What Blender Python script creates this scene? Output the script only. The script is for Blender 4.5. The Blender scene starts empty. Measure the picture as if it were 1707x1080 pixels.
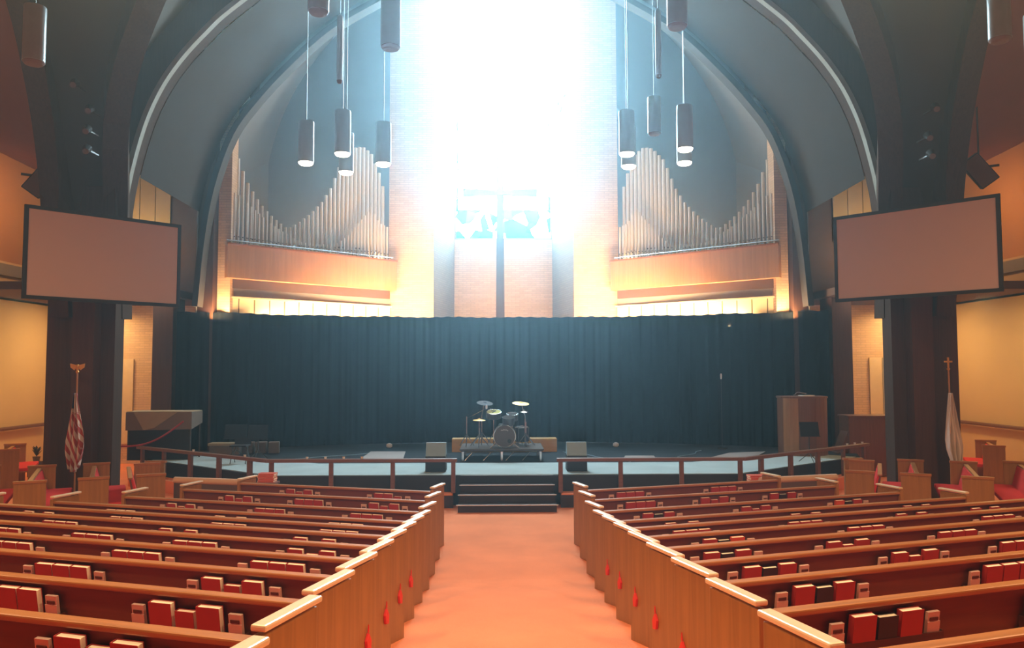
import bpy, bmesh, math, random
from mathutils import Vector, Matrix
random.seed(7)
S = bpy.context.scene
COL = S.collection
PI = math.pi

# ---------------------------------------------------------------- camera, world, exposure
F = 1300.0
CX, CZ = -0.16, 2.85
YAW, PITCH, ROLL = math.radians(0.947), math.radians(3.346), math.radians(0.13)
cam_d = bpy.data.cameras.new('camera'); cam = bpy.data.objects.new('camera', cam_d); COL.objects.link(cam)
cam_d.sensor_width = 36.0; cam_d.lens = F / 1707 * 36.0; cam_d.clip_end = 200
CAMROT = (Matrix.Rotation(-YAW, 3, 'Z') @ Matrix.Rotation(PI / 2 + PITCH, 3, 'X') @ Matrix.Rotation(-ROLL, 3, 'Z'))
cam.matrix_world = Matrix.Translation((CX, 0, CZ)) @ CAMROT.to_4x4()
S.camera = cam

def at(px, py, Y):
    """the point of the room at depth Y that the photograph shows at px, py"""
    d = CAMROT @ Vector(((px - 853.5) / F, (540 - py) / F, -1.0))
    t = Y / d.y
    return Vector((CX + d.x * t, Y, CZ + d.z * t))

S.view_settings.view_transform = 'Standard'; S.view_settings.look = 'None'
S.view_settings.exposure = 0.10; S.view_settings.gamma = 1.0
S.view_settings.use_curve_mapping = False
W = bpy.data.worlds.new('world'); S.world = W; W.use_nodes = True
W.node_tree.nodes['Background'].inputs[0].default_value = (1.0, 0.62, 0.38, 1)
W.node_tree.nodes['Background'].inputs[1].default_value = 0.10
HZ = W.node_tree.nodes.new('ShaderNodeVolumeScatter')      # thin bluish haze, added to give the glow around the window
HZ.inputs['Color'].default_value = (.55, .85, 1, 1); HZ.inputs['Density'].default_value = .0088; HZ.inputs['Anisotropy'].default_value = .84
W.node_tree.links.new(HZ.outputs[0], W.node_tree.nodes['World Output'].inputs['Volume'])
S.cycles.max_bounces = 5; S.cycles.diffuse_bounces = 3; S.cycles.glossy_bounces = 3
S.cycles.volume_bounces = 0; S.cycles.transparent_max_bounces = 6
S.cycles.sample_clamp_indirect = 4.0
S.cycles.use_denoising = True
WARM = (1.0, 0.62, 0.33)
UPC = (1, .62, .30)

def area(name, loc, target, size, power, color, sy=None, spread=None):
    l = bpy.data.lights.new(name, 'AREA'); l.shape = 'RECTANGLE' if sy else 'DISK'
    l.size = size
    if sy: l.size_y = sy
    if spread: l.spread = spread
    l.energy = power; l.color = color
    o = bpy.data.objects.new(name, l); COL.objects.link(o); o.location = loc
    o.rotation_euler = (Vector(target) - Vector(loc)).to_track_quat('-Z', 'Y').to_euler()
    return o

# uplights standing behind the curtain wash the organ and the brick
for sx in (-1, 1):
    for ux in (4.2, 5.1, 6.0, 6.9):
        uy = 24.15 - 2.65 * (ux / 9.0) ** 2
        area('uplight', (sx * ux, uy + .32, 4.05), (sx * (ux - .45), uy + 1.75, 6.4), .75, 105, UPC, .25)
    area('uplight', (sx * 3.15, 24.2, 4.1), (sx * 3.1, 26.0, 6.0), 1.3, 260, UPC, .3)
    area('uplight', (sx * 5.6, 25.6, 6.45), (sx * 5.8, 27.0, 8.5), 3.0, 110, UPC, .3)
    area('uplight', (sx * 7.9, 21.75, 4.3), (sx * 7.9, 22.3, 7.0), .5, 60, UPC, .3)
area('uplight', (0, 24.6, 4.1), (0, 28.4, 6.0), 2.6, 55, UPC, .3)
# ceiling lamps under the balconies and in the alcoves
for sx in (-1, 1):
    area('balcony_light', (sx * 12.2, 19.6, 4.7), (sx * 12.9, 20.2, 0), .6, 90, (1, .66, .28))
    area('balcony_light', (sx * 12.2, 23.4, 4.7), (sx * 12.9, 23.6, 0), .6, 75, (1, .66, .28))
    area('alcove_light', (sx * 10.6, 22.7, 4.68), (sx * 10.8, 24, 0), .35, 16, (1, .56, .22))
    area('gallery_light', (sx * 12.0, 21.0, 8.0), (sx * 13.6, 21.6, 6.2), .6, 60, (1, .50, .20))
    area('gallery_light', (sx * 11.2, 22.8, 6.0), (sx * 11.3, 24.3, 8.2), .5, 45, (1, .7, .36))
# nave lamps (in the pendants above and beside the frame)
NAVE = [(-1.6, 2.2), (1.8, 2.2), (-5.2, 3.2), (5.2, 3.2), (0.1, 5.4), (-3.4, 6.4), (3.6, 6.4), (-7.4, 6.0), (7.4, 6.0),
        (-9.5, 9.0), (9.5, 9.0)]

# ---------------------------------------------------------------- materials
def node_mat(name):
    m = bpy.data.materials.new(name); m.use_nodes = True
    nt = m.node_tree; b = nt.nodes['Principled BSDF']
    return m, nt, b

def M_plain(name, col, rough=.6, metal=0, spec=.5, var=.12, scale=6, bump=0, coat=0):
    m, nt, b = node_mat(name)
    tc = nt.nodes.new('ShaderNodeTexCoord'); nz = nt.nodes.new('ShaderNodeTexNoise')
    nz.inputs['Scale'].default_value = scale; nz.inputs['Detail'].default_value = 3
    nt.links.new(tc.outputs['Object'], nz.inputs['Vector'])
    mx = nt.nodes.new('ShaderNodeMix'); mx.data_type = 'RGBA'
    mx.inputs[6].default_value = (*[c * (1 - var) for c in col], 1)
    mx.inputs[7].default_value = (*[min(1, c * (1 + var)) for c in col], 1)
    nt.links.new(nz.outputs['Fac'], mx.inputs[0]); nt.links.new(mx.outputs[2], b.inputs['Base Color'])
    b.inputs['Roughness'].default_value = rough; b.inputs['Metallic'].default_value = metal
    b.inputs['Specular IOR Level'].default_value = spec; b.inputs['Coat Weight'].default_value = coat
    if bump:
        bp = nt.nodes.new('ShaderNodeBump'); bp.inputs['Strength'].default_value = bump; bp.inputs['Distance'].default_value = .01
        n2 = nt.nodes.new('ShaderNodeTexNoise'); n2.inputs['Scale'].default_value = scale * 20
        nt.links.new(tc.outputs['Object'], n2.inputs['Vector'])
        nt.links.new(n2.outputs['Fac'], bp.inputs['Height']); nt.links.new(bp.outputs[0], b.inputs['Normal'])
    return m

def M_wood(name, c1, c2, rough=.35, axis=0, coat=.2, sc=1.0, spec=.5):
    m, nt, b = node_mat(name)
    tc = nt.nodes.new('ShaderNodeTexCoord'); mp = nt.nodes.new('ShaderNodeMapping')
    s = [22 * sc, 22 * sc, 22 * sc]; s[axis] = 1.3 * sc
    mp.inputs['Scale'].default_value = s
    nz = nt.nodes.new('ShaderNodeTexNoise'); nz.inputs['Scale'].default_value = 1; nz.inputs['Detail'].default_value = 4
    nz.inputs['Distortion'].default_value = .6
    nt.links.new(tc.outputs['Object'], mp.inputs[0]); nt.links.new(mp.outputs[0], nz.inputs['Vector'])
    cr = nt.nodes.new('ShaderNodeValToRGB')
    cr.color_ramp.elements[0].position = .3; cr.color_ramp.elements[1].position = .7
    cr.color_ramp.elements[0].color = (*c1, 1); cr.color_ramp.elements[1].color = (*c2, 1)
    nt.links.new(nz.outputs['Fac'], cr.inputs[0]); nt.links.new(cr.outputs[0], b.inputs['Base Color'])
    b.inputs['Roughness'].default_value = rough; b.inputs['Coat Weight'].default_value = coat
    b.inputs['Coat Roughness'].default_value = .34; b.inputs['Specular IOR Level'].default_value = spec
    return m

def M_brick(name, c1, c2, mortar):
    m, nt, b = node_mat(name)
    tc = nt.nodes.new('ShaderNodeTexCoord'); sp = nt.nodes.new('ShaderNodeSeparateXYZ'); cb = nt.nodes.new('ShaderNodeCombineXYZ')
    ad = nt.nodes.new('ShaderNodeMath'); ad.operation = 'ADD'
    nt.links.new(tc.outputs['Object'], sp.inputs[0])
    nt.links.new(sp.outputs[0], ad.inputs[0]); nt.links.new(sp.outputs[1], ad.inputs[1])
    nt.links.new(ad.outputs[0], cb.inputs[0]); nt.links.new(sp.outputs[2], cb.inputs[1])
    br = nt.nodes.new('ShaderNodeTexBrick'); nt.links.new(cb.outputs[0], br.inputs['Vector'])
    br.inputs['Scale'].default_value = 1; br.inputs['Brick Width'].default_value = .30; br.inputs['Row Height'].default_value = .075
    br.inputs['Mortar Size'].default_value = .008; br.inputs['Color1'].default_value = (*c1, 1)
    br.inputs['Color2'].default_value = (*c2, 1); br.inputs['Mortar'].default_value = (*mortar, 1)
    nt.links.new(br.outputs['Color'], b.inputs['Base Color']); b.inputs['Roughness'].default_value = .85
    bp = nt.nodes.new('ShaderNodeBump'); bp.inputs['Strength'].default_value = .5; bp.inputs['Distance'].default_value = .01; bp.invert = True
    nt.links.new(br.outputs['Fac'], bp.inputs['Height']); nt.links.new(bp.outputs[0], b.inputs['Normal'])
    return m

def M_emit(name, col, s):
    m = bpy.data.materials.new(name); m.use_nodes = True; nt = m.node_tree; nt.nodes.clear()
    e = nt.nodes.new('ShaderNodeEmission'); o = nt.nodes.new('ShaderNodeOutputMaterial')
    e.inputs[0].default_value = (*col, 1); e.inputs[1].default_value = s; nt.links.new(e.outputs[0], o.inputs[0])
    return m

def M_carpet(name, c, var=.25):
    m, nt, b = node_mat(name)
    tc = nt.nodes.new('ShaderNodeTexCoord')
    n1 = nt.nodes.new('ShaderNodeTexNoise'); n1.inputs['Scale'].default_value = 90; n1.inputs['Detail'].default_value = 2
    n2 = nt.nodes.new('ShaderNodeTexNoise'); n2.inputs['Scale'].default_value = 1.3; n2.inputs['Detail'].default_value = 3
    ad = nt.nodes.new('ShaderNodeMath'); ad.operation = 'ADD'
    for n in (n1, n2): nt.links.new(tc.outputs['Object'], n.inputs['Vector'])
    nt.links.new(n1.outputs['Fac'], ad.inputs[0]); nt.links.new(n2.outputs['Fac'], ad.inputs[1])
    cr = nt.nodes.new('ShaderNodeValToRGB'); cr.color_ramp.elements[0].position = .35; cr.color_ramp.elements[1].position = .65
    h = nt.nodes.new('ShaderNodeMath'); h.operation = 'MULTIPLY'; h.inputs[1].default_value = .5
    nt.links.new(ad.outputs[0], h.inputs[0]); nt.links.new(h.outputs[0], cr.inputs[0])
    cr.color_ramp.elements[0].color = (*[x * (1 - var) for x in c], 1); cr.color_ramp.elements[1].color = (*[min(1, x * (1 + var)) for x in c], 1)
    nt.links.new(cr.outputs[0], b.inputs['Base Color']); b.inputs['Roughness'].default_value = 1
    b.inputs['Specular IOR Level'].default_value = .1
    bp = nt.nodes.new('ShaderNodeBump'); bp.inputs['Strength'].default_value = .4; bp.inputs['Distance'].default_value = .01
    nt.links.new(n1.outputs['Fac'], bp.inputs['Height']); nt.links.new(bp.outputs[0], b.inputs['Normal'])
    return m

def M_glass_window():
    m = bpy.data.materials.new('stained_glass_daylit'); m.use_nodes = True; nt = m.node_tree; nt.nodes.clear()
    tc = nt.nodes.new('ShaderNodeTexCoord'); sp = nt.nodes.new('ShaderNodeSeparateXYZ')
    nt.links.new(tc.outputs['Object'], sp.inputs[0])
    vo = nt.nodes.new('ShaderNodeTexVoronoi'); vo.inputs['Scale'].default_value = 2.4
    nt.links.new(tc.outputs['Object'], vo.inputs['Vector'])
    sc = nt.nodes.new('ShaderNodeSeparateColor'); nt.links.new(vo.outputs['Color'], sc.inputs[0])
    # coloured pieces sit in the foot of the window and along its borders
    def mth(op, a, b):
        n = nt.nodes.new('ShaderNodeMath'); n.operation = op
        for i, v in enumerate((a, b)):
            if isinstance(v, (int, float)): n.inputs[i].default_value = v
            else: nt.links.new(v, n.inputs[i])
        return n.outputs[0]
    ax = mth('ABSOLUTE', sp.outputs[0], 0)
    border = mth('MULTIPLY', mth('GREATER_THAN', ax, 1.66), mth('LESS_THAN', sp.outputs[2], 12.5))
    foot = mth('LESS_THAN', sp.outputs[2], 8.75)
    zone = mth('MAXIMUM', mth('MULTIPLY', border, .45), mth('MULTIPLY', foot, .55))
    blue = mth('LESS_THAN', sc.outputs[0], zone)
    cr = nt.nodes.new('ShaderNodeValToRGB'); cr.color_ramp.interpolation = 'CONSTANT'
    els = cr.color_ramp.elements
    els[0].position = 0; els[0].color = (.0, .40, .55, 1)
    els[1].position = .35; els[1].color = (.02, .75, .9, 1)
    e = els.new(.7); e.color = (.2, 1, 1, 1)
    nt.links.new(sc.outputs[1], cr.inputs[0])
    mx = nt.nodes.new('ShaderNodeMix'); mx.data_type = 'RGBA'
    nt.links.new(blue, mx.inputs[0]); mx.inputs[6].default_value = (30, 44, 52, 1)
    nt.links.new(cr.outputs[0], mx.inputs[7])
    e = nt.nodes.new('ShaderNodeEmission'); o = nt.nodes.new('ShaderNodeOutputMaterial')
    nt.links.new(mx.outputs[2], e.inputs[0]); e.inputs[1].default_value = 1.0
    nt.links.new(e.outputs[0], o.inputs[0])
    return m

OAK_X = M_wood('pew_oak_along', (.30, .115, .030), (.42, .17, .05), .38, 0)
OAK_Z = M_wood('pew_oak_upright', (.27, .13, .033), (.37, .18, .050), .42, 2)
OAK_CAP = M_wood('pew_cap_pale_glare', (.74, .56, .34), (.84, .67, .44), .36, 1, coat=1.0, spec=1.0)  # pale base colour carries the white window glare on the cap tops
BACK = M_wood('pew_back_red_brown', (.125, .034, .014), (.17, .048, .020), .55, 0, coat=0)
RACK = M_wood('rack_dark_wood', (.05, .014, .008), (.09, .028, .014), .5, 0, coat=0)
RED_SEAT = M_carpet('red_upholstery', (.62, .045, .035), .12)
CARPET = M_carpet('orange_red_carpet', (.86, .29, .135), .10)
STAGE_DARK = M_carpet('stage_dark_carpet', (.035, .04, .045), .3)
STAGE_PALE = M_carpet('stage_front_pale', (.42, .52, .52), .12)
BLACK = M_plain('black_matte', (.012, .012, .013), .7)
BLACKFAB = M_plain('black_curtain_cloth', (.004, .006, .007), .95, spec=.1, var=.3)
STEPBLK = M_carpet('step_dark_carpet', (.055, .038, .032), .3)
NOSING = M_plain('step_nosing', (.55, .52, .5), .4)
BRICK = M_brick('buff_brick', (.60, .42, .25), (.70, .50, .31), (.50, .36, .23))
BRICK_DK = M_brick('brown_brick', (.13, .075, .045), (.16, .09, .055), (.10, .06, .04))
RETURN = M_brick('shaded_grey_brown_brick', (.17, .125, .095), (.20, .15, .11), (.14, .10, .08))  # darker brick: the shade on the niche returns is put into the colour
ORGAN_WOOD = M_wood('organ_case_wood', (.50, .25, .10), (.60, .31, .13), .45, 2, sc=.5)
PIPE = M_plain('pipe_tin', (.84, .80, .70), .38, metal=.25, var=.05)
PIPE_DK = M_plain('pipe_mouth_shadow', (.06, .05, .045), .6)
DARKWOOD = M_wood('arch_dark_laminate', (.055, .032, .020), (.078, .046, .030), .8, 2, coat=0, spec=.15)
PIERWOOD = M_wood('column_brown_laminate', (.075, .035, .022), (.10, .05, .03), .8, 2, coat=0, spec=.15)
CEIL = M_plain('ceiling_brown_deck', (.050, .046, .042), .9, var=.15, scale=1.5)
CEIL_RED = M_plain('transept_red_brown_deck', (.26, .085, .038), .9, var=.1, scale=1.5)
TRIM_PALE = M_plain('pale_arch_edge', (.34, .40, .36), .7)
CREAM = M_plain('cream_plaster', (.66, .50, .26), .85, var=.05, scale=1.5)
CREAM_UP = M_plain('cream_panel_upper', (.62, .52, .30), .8, var=.05)
OCHRE = M_plain('ochre_gallery_wall', (.50, .26, .09), .85, var=.08, scale=1.5)
SOFFIT = M_plain('brown_soffit', (.12, .07, .045), .8)
GREYTRIM = M_plain('grey_trim', (.30, .28, .24), .6)
VAULT_GREY = M_plain('vault_glare_grey', (.15, .17, .18), .9, var=.08, scale=1.2)  # grey stands in for the window's bluish glare on vault and chamber walls
PANEL = M_plain('pale_gallery_panel', (.80, .68, .44), .7, var=.04)
SCREEN = M_plain('matte_projection_screen', (.56, .43, .39), .9, var=.02, scale=1)
METAL_DK = M_plain('lamp_dark_metal', (.10, .11, .11), .25, metal=.3)
METAL_LAMP = M_plain('lamp_grey_metal', (.33, .38, .38), .3, metal=.15)
METAL_DULL = M_plain('lamp_inner_brown', (.14, .06, .035), .6)
CHROME = M_plain('chrome', (.75, .73, .7), .2, metal=1)
BRASS = M_plain('brass', (.75, .42, .10), .5, metal=.7)
BRONZE = M_plain('dark_bronze', (.05, .04, .035), .7, metal=0, spec=.2)
DRUMHEAD = M_plain('pale_yellow_drumhead', (.62, .60, .22), .95, spec=.05)
TOMHEAD = M_plain('dark_drumhead', (.07, .06, .055), .9, spec=.1)
DRUMSHELL = M_plain('dark_drum_shell', (.06, .045, .045), .3, coat=.5)
DRUMFRONT = M_plain('brown_bass_head', (.10, .075, .07), .5)
WHITE = M_plain('white_paper', (.82, .78, .72), .7)
PAPER = M_plain('page_edges', (.97, .90, .72), .8, var=.06, scale=60)
REDBOOK = M_plain('red_book_cover', (.36, .026, .020), .5, var=.12)
ORBOOK = M_plain('orange_red_book_cover', (.62, .085, .035), .5, var=.1)
BLKBOOK = M_plain('black_book_cover', (.022, .014, .016), .5)
CARD = M_plain('pale_pink_card', (.62, .44, .38), .7, var=.08, scale=20)
RIBBON = M_plain('red_ribbon', (.70, .03, .02), .5)
LAMP_ON = M_emit('lamp_diffuser_lit', (1, .86, .66), 14)
FLOORWOOD = M_wood('light_box_wood', (.66, .38, .08), (.74, .44, .11), .5, 0)
RAILWOOD = M_wood('rail_brown_wood', (.13, .058, .035), (.18, .08, .05), .4, 0)
PULPIT = M_wood('pulpit_walnut', (.16, .06, .026), (.22, .085, .038), .4, 2)
PULPIT_L = M_wood('pulpit_front_oak', (.34, .16, .06), (.42, .20, .08), .4, 2)
PADBEIGE = M_plain('beige_pad', (.62, .42, .28), .7)
GREYPLAS = M_plain('pale_grey_grille', (.26, .40, .48), .6)
COVER = M_plain('grey_brown_cover', (.20, .15, .11), .8)
COVER_L = M_plain('beige_cover', (.40, .32, .19), .8)
ROPE = M_plain('red_rope', (.42, .02, .03), .6)
FLAGW = M_plain('white_flag_cloth', (.72, .62, .54), .8)
GLASS = M_glass_window()
DOORW = M_plain('cream_door', (.72, .58, .36), .6)

def M_flag():
    m, nt, b = node_mat('stars_and_stripes_cloth')
    uv = nt.nodes.new('ShaderNodeUVMap'); sp = nt.nodes.new('ShaderNodeSeparateXYZ'); nt.links.new(uv.outputs[0], sp.inputs[0])
    a = nt.nodes.new('ShaderNodeMath'); a.operation = 'MULTIPLY'; a.inputs[1].default_value = 6.5; nt.links.new(sp.outputs[0], a.inputs[0])
    fr = nt.nodes.new('ShaderNodeMath'); fr.operation = 'FRACT'; nt.links.new(a.outputs[0], fr.inputs[0])
    lt = nt.nodes.new('ShaderNodeMath'); lt.operation = 'LESS_THAN'; lt.inputs[1].default_value = .5; nt.links.new(fr.outputs[0], lt.inputs[0])
    mx = nt.nodes.new('ShaderNodeMix'); mx.data_type = 'RGBA'; nt.links.new(lt.outputs[0], mx.inputs[0])
    mx.inputs[6].default_value = (.68, .58, .50, 1); mx.inputs[7].default_value = (.42, .05, .035, 1)
    cu = nt.nodes.new('ShaderNodeMath'); cu.operation = 'GREATER_THAN'; cu.inputs[1].default_value = .80; nt.links.new(sp.outputs[1], cu.inputs[0])
    cx = nt.nodes.new('ShaderNodeMath'); cx.operation = 'LESS_THAN'; cx.inputs[1].default_value = .55; nt.links.new(sp.outputs[0], cx.inputs[0])
    an = nt.nodes.new('ShaderNodeMath'); an.operation = 'MULTIPLY'; nt.links.new(cu.outputs[0], an.inputs[0]); nt.links.new(cx.outputs[0], an.inputs[1])
    m2 = nt.nodes.new('ShaderNodeMix'); m2.data_type = 'RGBA'; nt.links.new(an.outputs[0], m2.inputs[0])
    nt.links.new(mx.outputs[2], m2.inputs[6]); m2.inputs[7].default_value = (.03, .03, .09, 1)
    nt.links.new(m2.outputs[2], b.inputs['Base Color']); b.inputs['Roughness'].default_value = .85
    return m
FLAGUS = M_flag()

# ---------------------------------------------------------------- mesh helpers
class MB:
    def __init__(s): s.v = []; s.f = []; s.m = []; s.mats = []
    def _mi(s, mat):
        if mat is None: return 0
        if mat not in s.mats: s.mats.append(mat)
        return s.mats.index(mat)
    def quad(s, *pts, mat=None):
        n = len(s.v); s.v += [Vector(p) for p in pts]; s.f.append(tuple(range(n, n + len(pts)))); s.m.append(s._mi(mat)); return s
    def box(s, c, d, rz=0, mat=None, M=None, taper=None):
        """centre, full dimensions"""
        n = len(s.v); R = Matrix.Rotation(rz, 3, 'Z')
        for k in (-1, 1):
            for j in (-1, 1):
                for i in (-1, 1):
                    t = (taper if (taper and k > 0) else 1)
                    p = Vector((i * d[0] / 2 * t, j * d[1] / 2 * t, k * d[2] / 2))
                    p = (M @ p) if M else (R @ p)
                    s.v.append(p + Vector(c))
        for q in ((0, 2, 3, 1), (4, 5, 7, 6), (0, 1, 5, 4), (2, 6, 7, 3), (0, 4, 6, 2), (1, 3, 7, 5)):
            s.f.append(tuple(n + x for x in q)); s.m.append(s._mi(mat))
        return s
    def prism(s, poly, a, b, mat=None):
        """polygon points (3D list) swept from offset a to offset b (vectors)"""
        n = len(s.v); k = len(poly); a = Vector(a); b = Vector(b)
        s.v += [Vector(p) + a for p in poly] + [Vector(p) + b for p in poly]
        s.f.append(tuple(range(n, n + k))); s.f.append(tuple(range(n + 2 * k - 1, n + k - 1, -1)))
        s.m += [s._mi(mat)] * 2
        for i in range(k):
            j = (i + 1) % k; s.f.append((n + i, n + j, n + k + j, n + k + i)); s.m.append(s._mi(mat))
        return s
    def tube(s, pts, r, seg=8, mat=None, closed_ends=True):
        pts = [Vector(p) for p in pts]; n0 = len(s.v)
        rr = r if isinstance(r, (list, tuple)) else [r] * len(pts)
        ref = None
        for i, p in enumerate(pts):
            t = (pts[min(i + 1, len(pts) - 1)] - pts[max(i - 1, 0)]).normalized()
            if ref is None: ref = Vector((0, 0, 1)) if abs(t.z) < .9 else Vector((1, 0, 0))
            u = t.cross(ref).normalized(); w = t.cross(u).normalized()
            ref = -w if abs(t.z) < .9 else ref
            u = t.cross(ref).normalized(); w = t.cross(u)
            for k in range(seg):
                a = 2 * PI * k / seg; s.v.append(p + (u * math.cos(a) + w * math.sin(a)) * rr[i])
        for i in range(len(pts) - 1):
            for k in range(seg):
                a = n0 + i * seg + k; b = n0 + i * seg + (k + 1) % seg
                s.f.append((a, b, b + seg, a + seg)); s.m.append(s._mi(mat))
        if closed_ends:
            s.f.append(tuple(n0 + k for k in range(seg))[::-1]); e = n0 + (len(pts) - 1) * seg
            s.f.append(tuple(e + k for k in range(seg))); s.m += [s._mi(mat)] * 2
        return s
    def lathe(s, prof, c=(0, 0, 0), seg=20, M=None, mat=None):
        n0 = len(s.v); c = Vector(c)
        for r, z in prof:
            for k in range(seg):
                a = 2 * PI * k / seg; p = Vector((r * math.cos(a), r * math.sin(a), z))
                s.v.append((M @ p if M else p) + c)
        for i in range(len(prof) - 1):
            for k in range(seg):
                a = n0 + i * seg + k; b = n0 + i * seg + (k + 1) % seg
                s.f.append((a, b, b + seg, a + seg)); s.m.append(s._mi(mat))
        s.f.append(tuple(n0 + k for k in range(seg))[::-1]); e = n0 + (len(prof) - 1) * seg
        s.f.append(tuple(e + k for k in range(seg))); s.m += [s._mi(mat)] * 2
        return s
    def grid(s, rows, mat=None):
        """rows of equal length point lists -> quad sheet"""
        n0 = len(s.v); w = len(rows[0])
        for r in rows: s.v += [Vector(p) for p in r]
        for i in range(len(rows) - 1):
            for j in range(w - 1):
                a = n0 + i * w + j; s.f.append((a, a + 1, a + w + 1, a + w)); s.m.append(s._mi(mat))
        return s
    def build(s, name, mat=None, parent=None, bevel=0, smooth=False, solid=0, loc=None, rz=0):
        me = bpy.data.meshes.new(name); me.from_pydata([tuple(v) for v in s.v], [], s.f)
        mats = ([mat] if mat else []) if not s.mats else s.mats
        for mm in mats: me.materials.append(mm)
        if s.mats:
            for p, i in zip(me.polygons, s.m): p.material_index = i
        bm = bmesh.new(); bm.from_mesh(me); bmesh.ops.recalc_face_normals(bm, faces=bm.faces)
        bm.to_mesh(me); bm.free()
        if smooth:
            for p in me.polygons: p.use_smooth = True
        o = bpy.data.objects.new(name, me); COL.objects.link(o)
        if parent: o.parent = parent
        if loc is not None: o.location = loc
        if rz: o.rotation_euler.z = rz
        if solid:
            md = o.modifiers.new('solid', 'SOLIDIFY'); md.thickness = solid; md.offset = 0
        if bevel:
            md = o.modifiers.new('bevel', 'BEVEL'); md.width = bevel; md.segments = 2; md.limit_method = 'ANGLE'; md.angle_limit = .7
        if smooth:
            md = o.modifiers.new('edge', 'EDGE_SPLIT'); md.split_angle = math.radians(40)
        return o

def tag(o, label, cat, group=None):
    o['label'] = label; o['category'] = cat
    if group: o['group'] = group
    return o
def thing(name, label, cat, loc=(0, 0, 0), rz=0, group=None):
    o = bpy.data.objects.new(name, None); COL.objects.link(o); o.location = loc; o.rotation_euler.z = rz
    o.empty_display_size = .1
    return tag(o, label, cat, group)
def struct(o):
    o['kind'] = 'structure'; return o
def dup(root, loc, rz=None, label=None, group=None):
    r = root.copy(); COL.objects.link(r); r.location = loc
    if rz is not None: r.rotation_euler.z = rz
    if label: r['label'] = label
    if group: r['group'] = group
    for ch in list(root.children):
        c = ch.copy(); COL.objects.link(c); c.parent = r
        for g in list(ch.children):
            d = g.copy(); COL.objects.link(d); d.parent = c
    return r
def lerp(a, b, t): return a + (b - a) * t
def resample(pts, n):
    pts = [Vector(p) for p in pts]
    # catmull-rom
    out = []
    m = len(pts) - 1
    for i in range(n + 1):
        u = i / n * m; k = min(int(u), m - 1); t = u - k
        p0 = pts[max(k - 1, 0)]; p1 = pts[k]; p2 = pts[k + 1]; p3 = pts[min(k + 2, m)]
        out.append(.5 * ((2 * p1) + (p2 - p0) * t + (2 * p0 - 5 * p1 + 4 * p2 - p3) * t * t + (3 * p1 - p0 - 3 * p2 + p3) * t ** 3))
    return out
ORD = ['first', 'second', 'third', 'fourth', 'fifth', 'sixth', 'seventh', 'eighth', 'ninth', 'tenth', 'eleventh', 'twelfth']

# ---------------------------------------------------------------- floor
A0 = 1.06                      # half the aisle
TAN = math.tan(math.radians(17.5))
def floor_z(x, y):
    s = y - max(0, abs(x) - A0) * TAN
    return max(0, .1085 * (10.55 - s))
rows = []
ys = [-3, -1] + [i * .45 for i in range(0, 60)]
xs = [-16 + i * .5 for i in range(0, 65)]
for y in ys: rows.append([(x, y, floor_z(x, y)) for x in xs])
struct(MB().grid(rows).build('floor', CARPET))

# ---------------------------------------------------------------- stage
SZ = .62
FX, FY = 4.95, 16.67           # flat front corners
BX, BY = 8.95, 19.7            # wing corners
stage_top = [(-BX, BY), (-FX, FY), (FX, FY), (BX, BY), (9.6, 21.5), (9.6, 25.5), (-9.6, 25.5), (-9.6, 21.5)]
b = MB(); b.prism([(x, y, 0) for x, y in stage_top], (0, 0, .003), (0, 0, SZ))
struct(b.build('floor_stage', STAGE_DARK))
b = MB()
band_o = [(-BX + .1, BY + .04), (-FX, FY + .03), (FX, FY + .03), (BX - .1, BY + .04)]
band_i = [(-BX + 1.1, BY + .9), (-FX + .5, FY + 2.1), (FX - .5, FY + 2.1), (BX - 1.1, BY + .9)]
for i in range(3):
    b.prism([(*band_o[i], SZ), (*band_o[i + 1], SZ), (*band_i[i + 1], SZ), (*band_i[i], SZ)], (0, 0, 0), (0, 0, .012))
struct(b.build('floor_stage_front_band', STAGE_PALE))  # paler band along the front of the stage floor
b = MB()
for (x0, y0), (x1, y1) in zip(band_o[:-1], band_o[1:]):
    b.prism([(x0, y0 - .05, .01), (x1, y1 - .05, .01), (x1, y1 - .05, SZ), (x0, y0 - .05, SZ)], (0, 0, 0), (0, -.02, 0))
struct(b.build('trim_stage_fascia', BLACK))
# low carpeted ledge at the foot of the stage
b = MB()
led = [(-9.3, 19.55), (-5.1, 16.3), (-1.13, 16.3), (-1.13, 16.6), (-4.95, 16.6), (-9.05, 19.75)]
for sg in (1, -1):
    b.prism([(sg * x, y, 0) for x, y in led[:2] + led[4:]], (0, 0, .003), (0, 0, .285))
    b.prism([(sg * x, y, 0) for x, y in (led[1], led[2], led[3], led[4])], (0, 0, .003), (0, 0, .285))
struct(b.build('floor_stage_ledge', CARPET))
b = MB()
for sg in (1, -1):
    b.box((sg * 3.1, 16.285, .13), (3.98, .02, .255))
struct(b.build('trim_ledge_riser', STEPBLK))
# stairs
st = thing('stage_steps', 'dark carpeted four-tread steps up to the middle of the stage', 'steps', (0, 15.77, 0))
for i in range(4):
    w = 1.98 - .03 * i
    z1 = .155 * (i + 1)
    d0 = .3 * i
    o = MB().box((0, d0 + (.96 - d0) / 2 - .0, z1 - .0775), (w, .96 - d0, .150)).build('tread', STEPBLK, st)
    o = MB().box((0, d0 - .012, z1 - .008), (w + .06, .03, .018)).build('nosing', NOSING, st)

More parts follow.
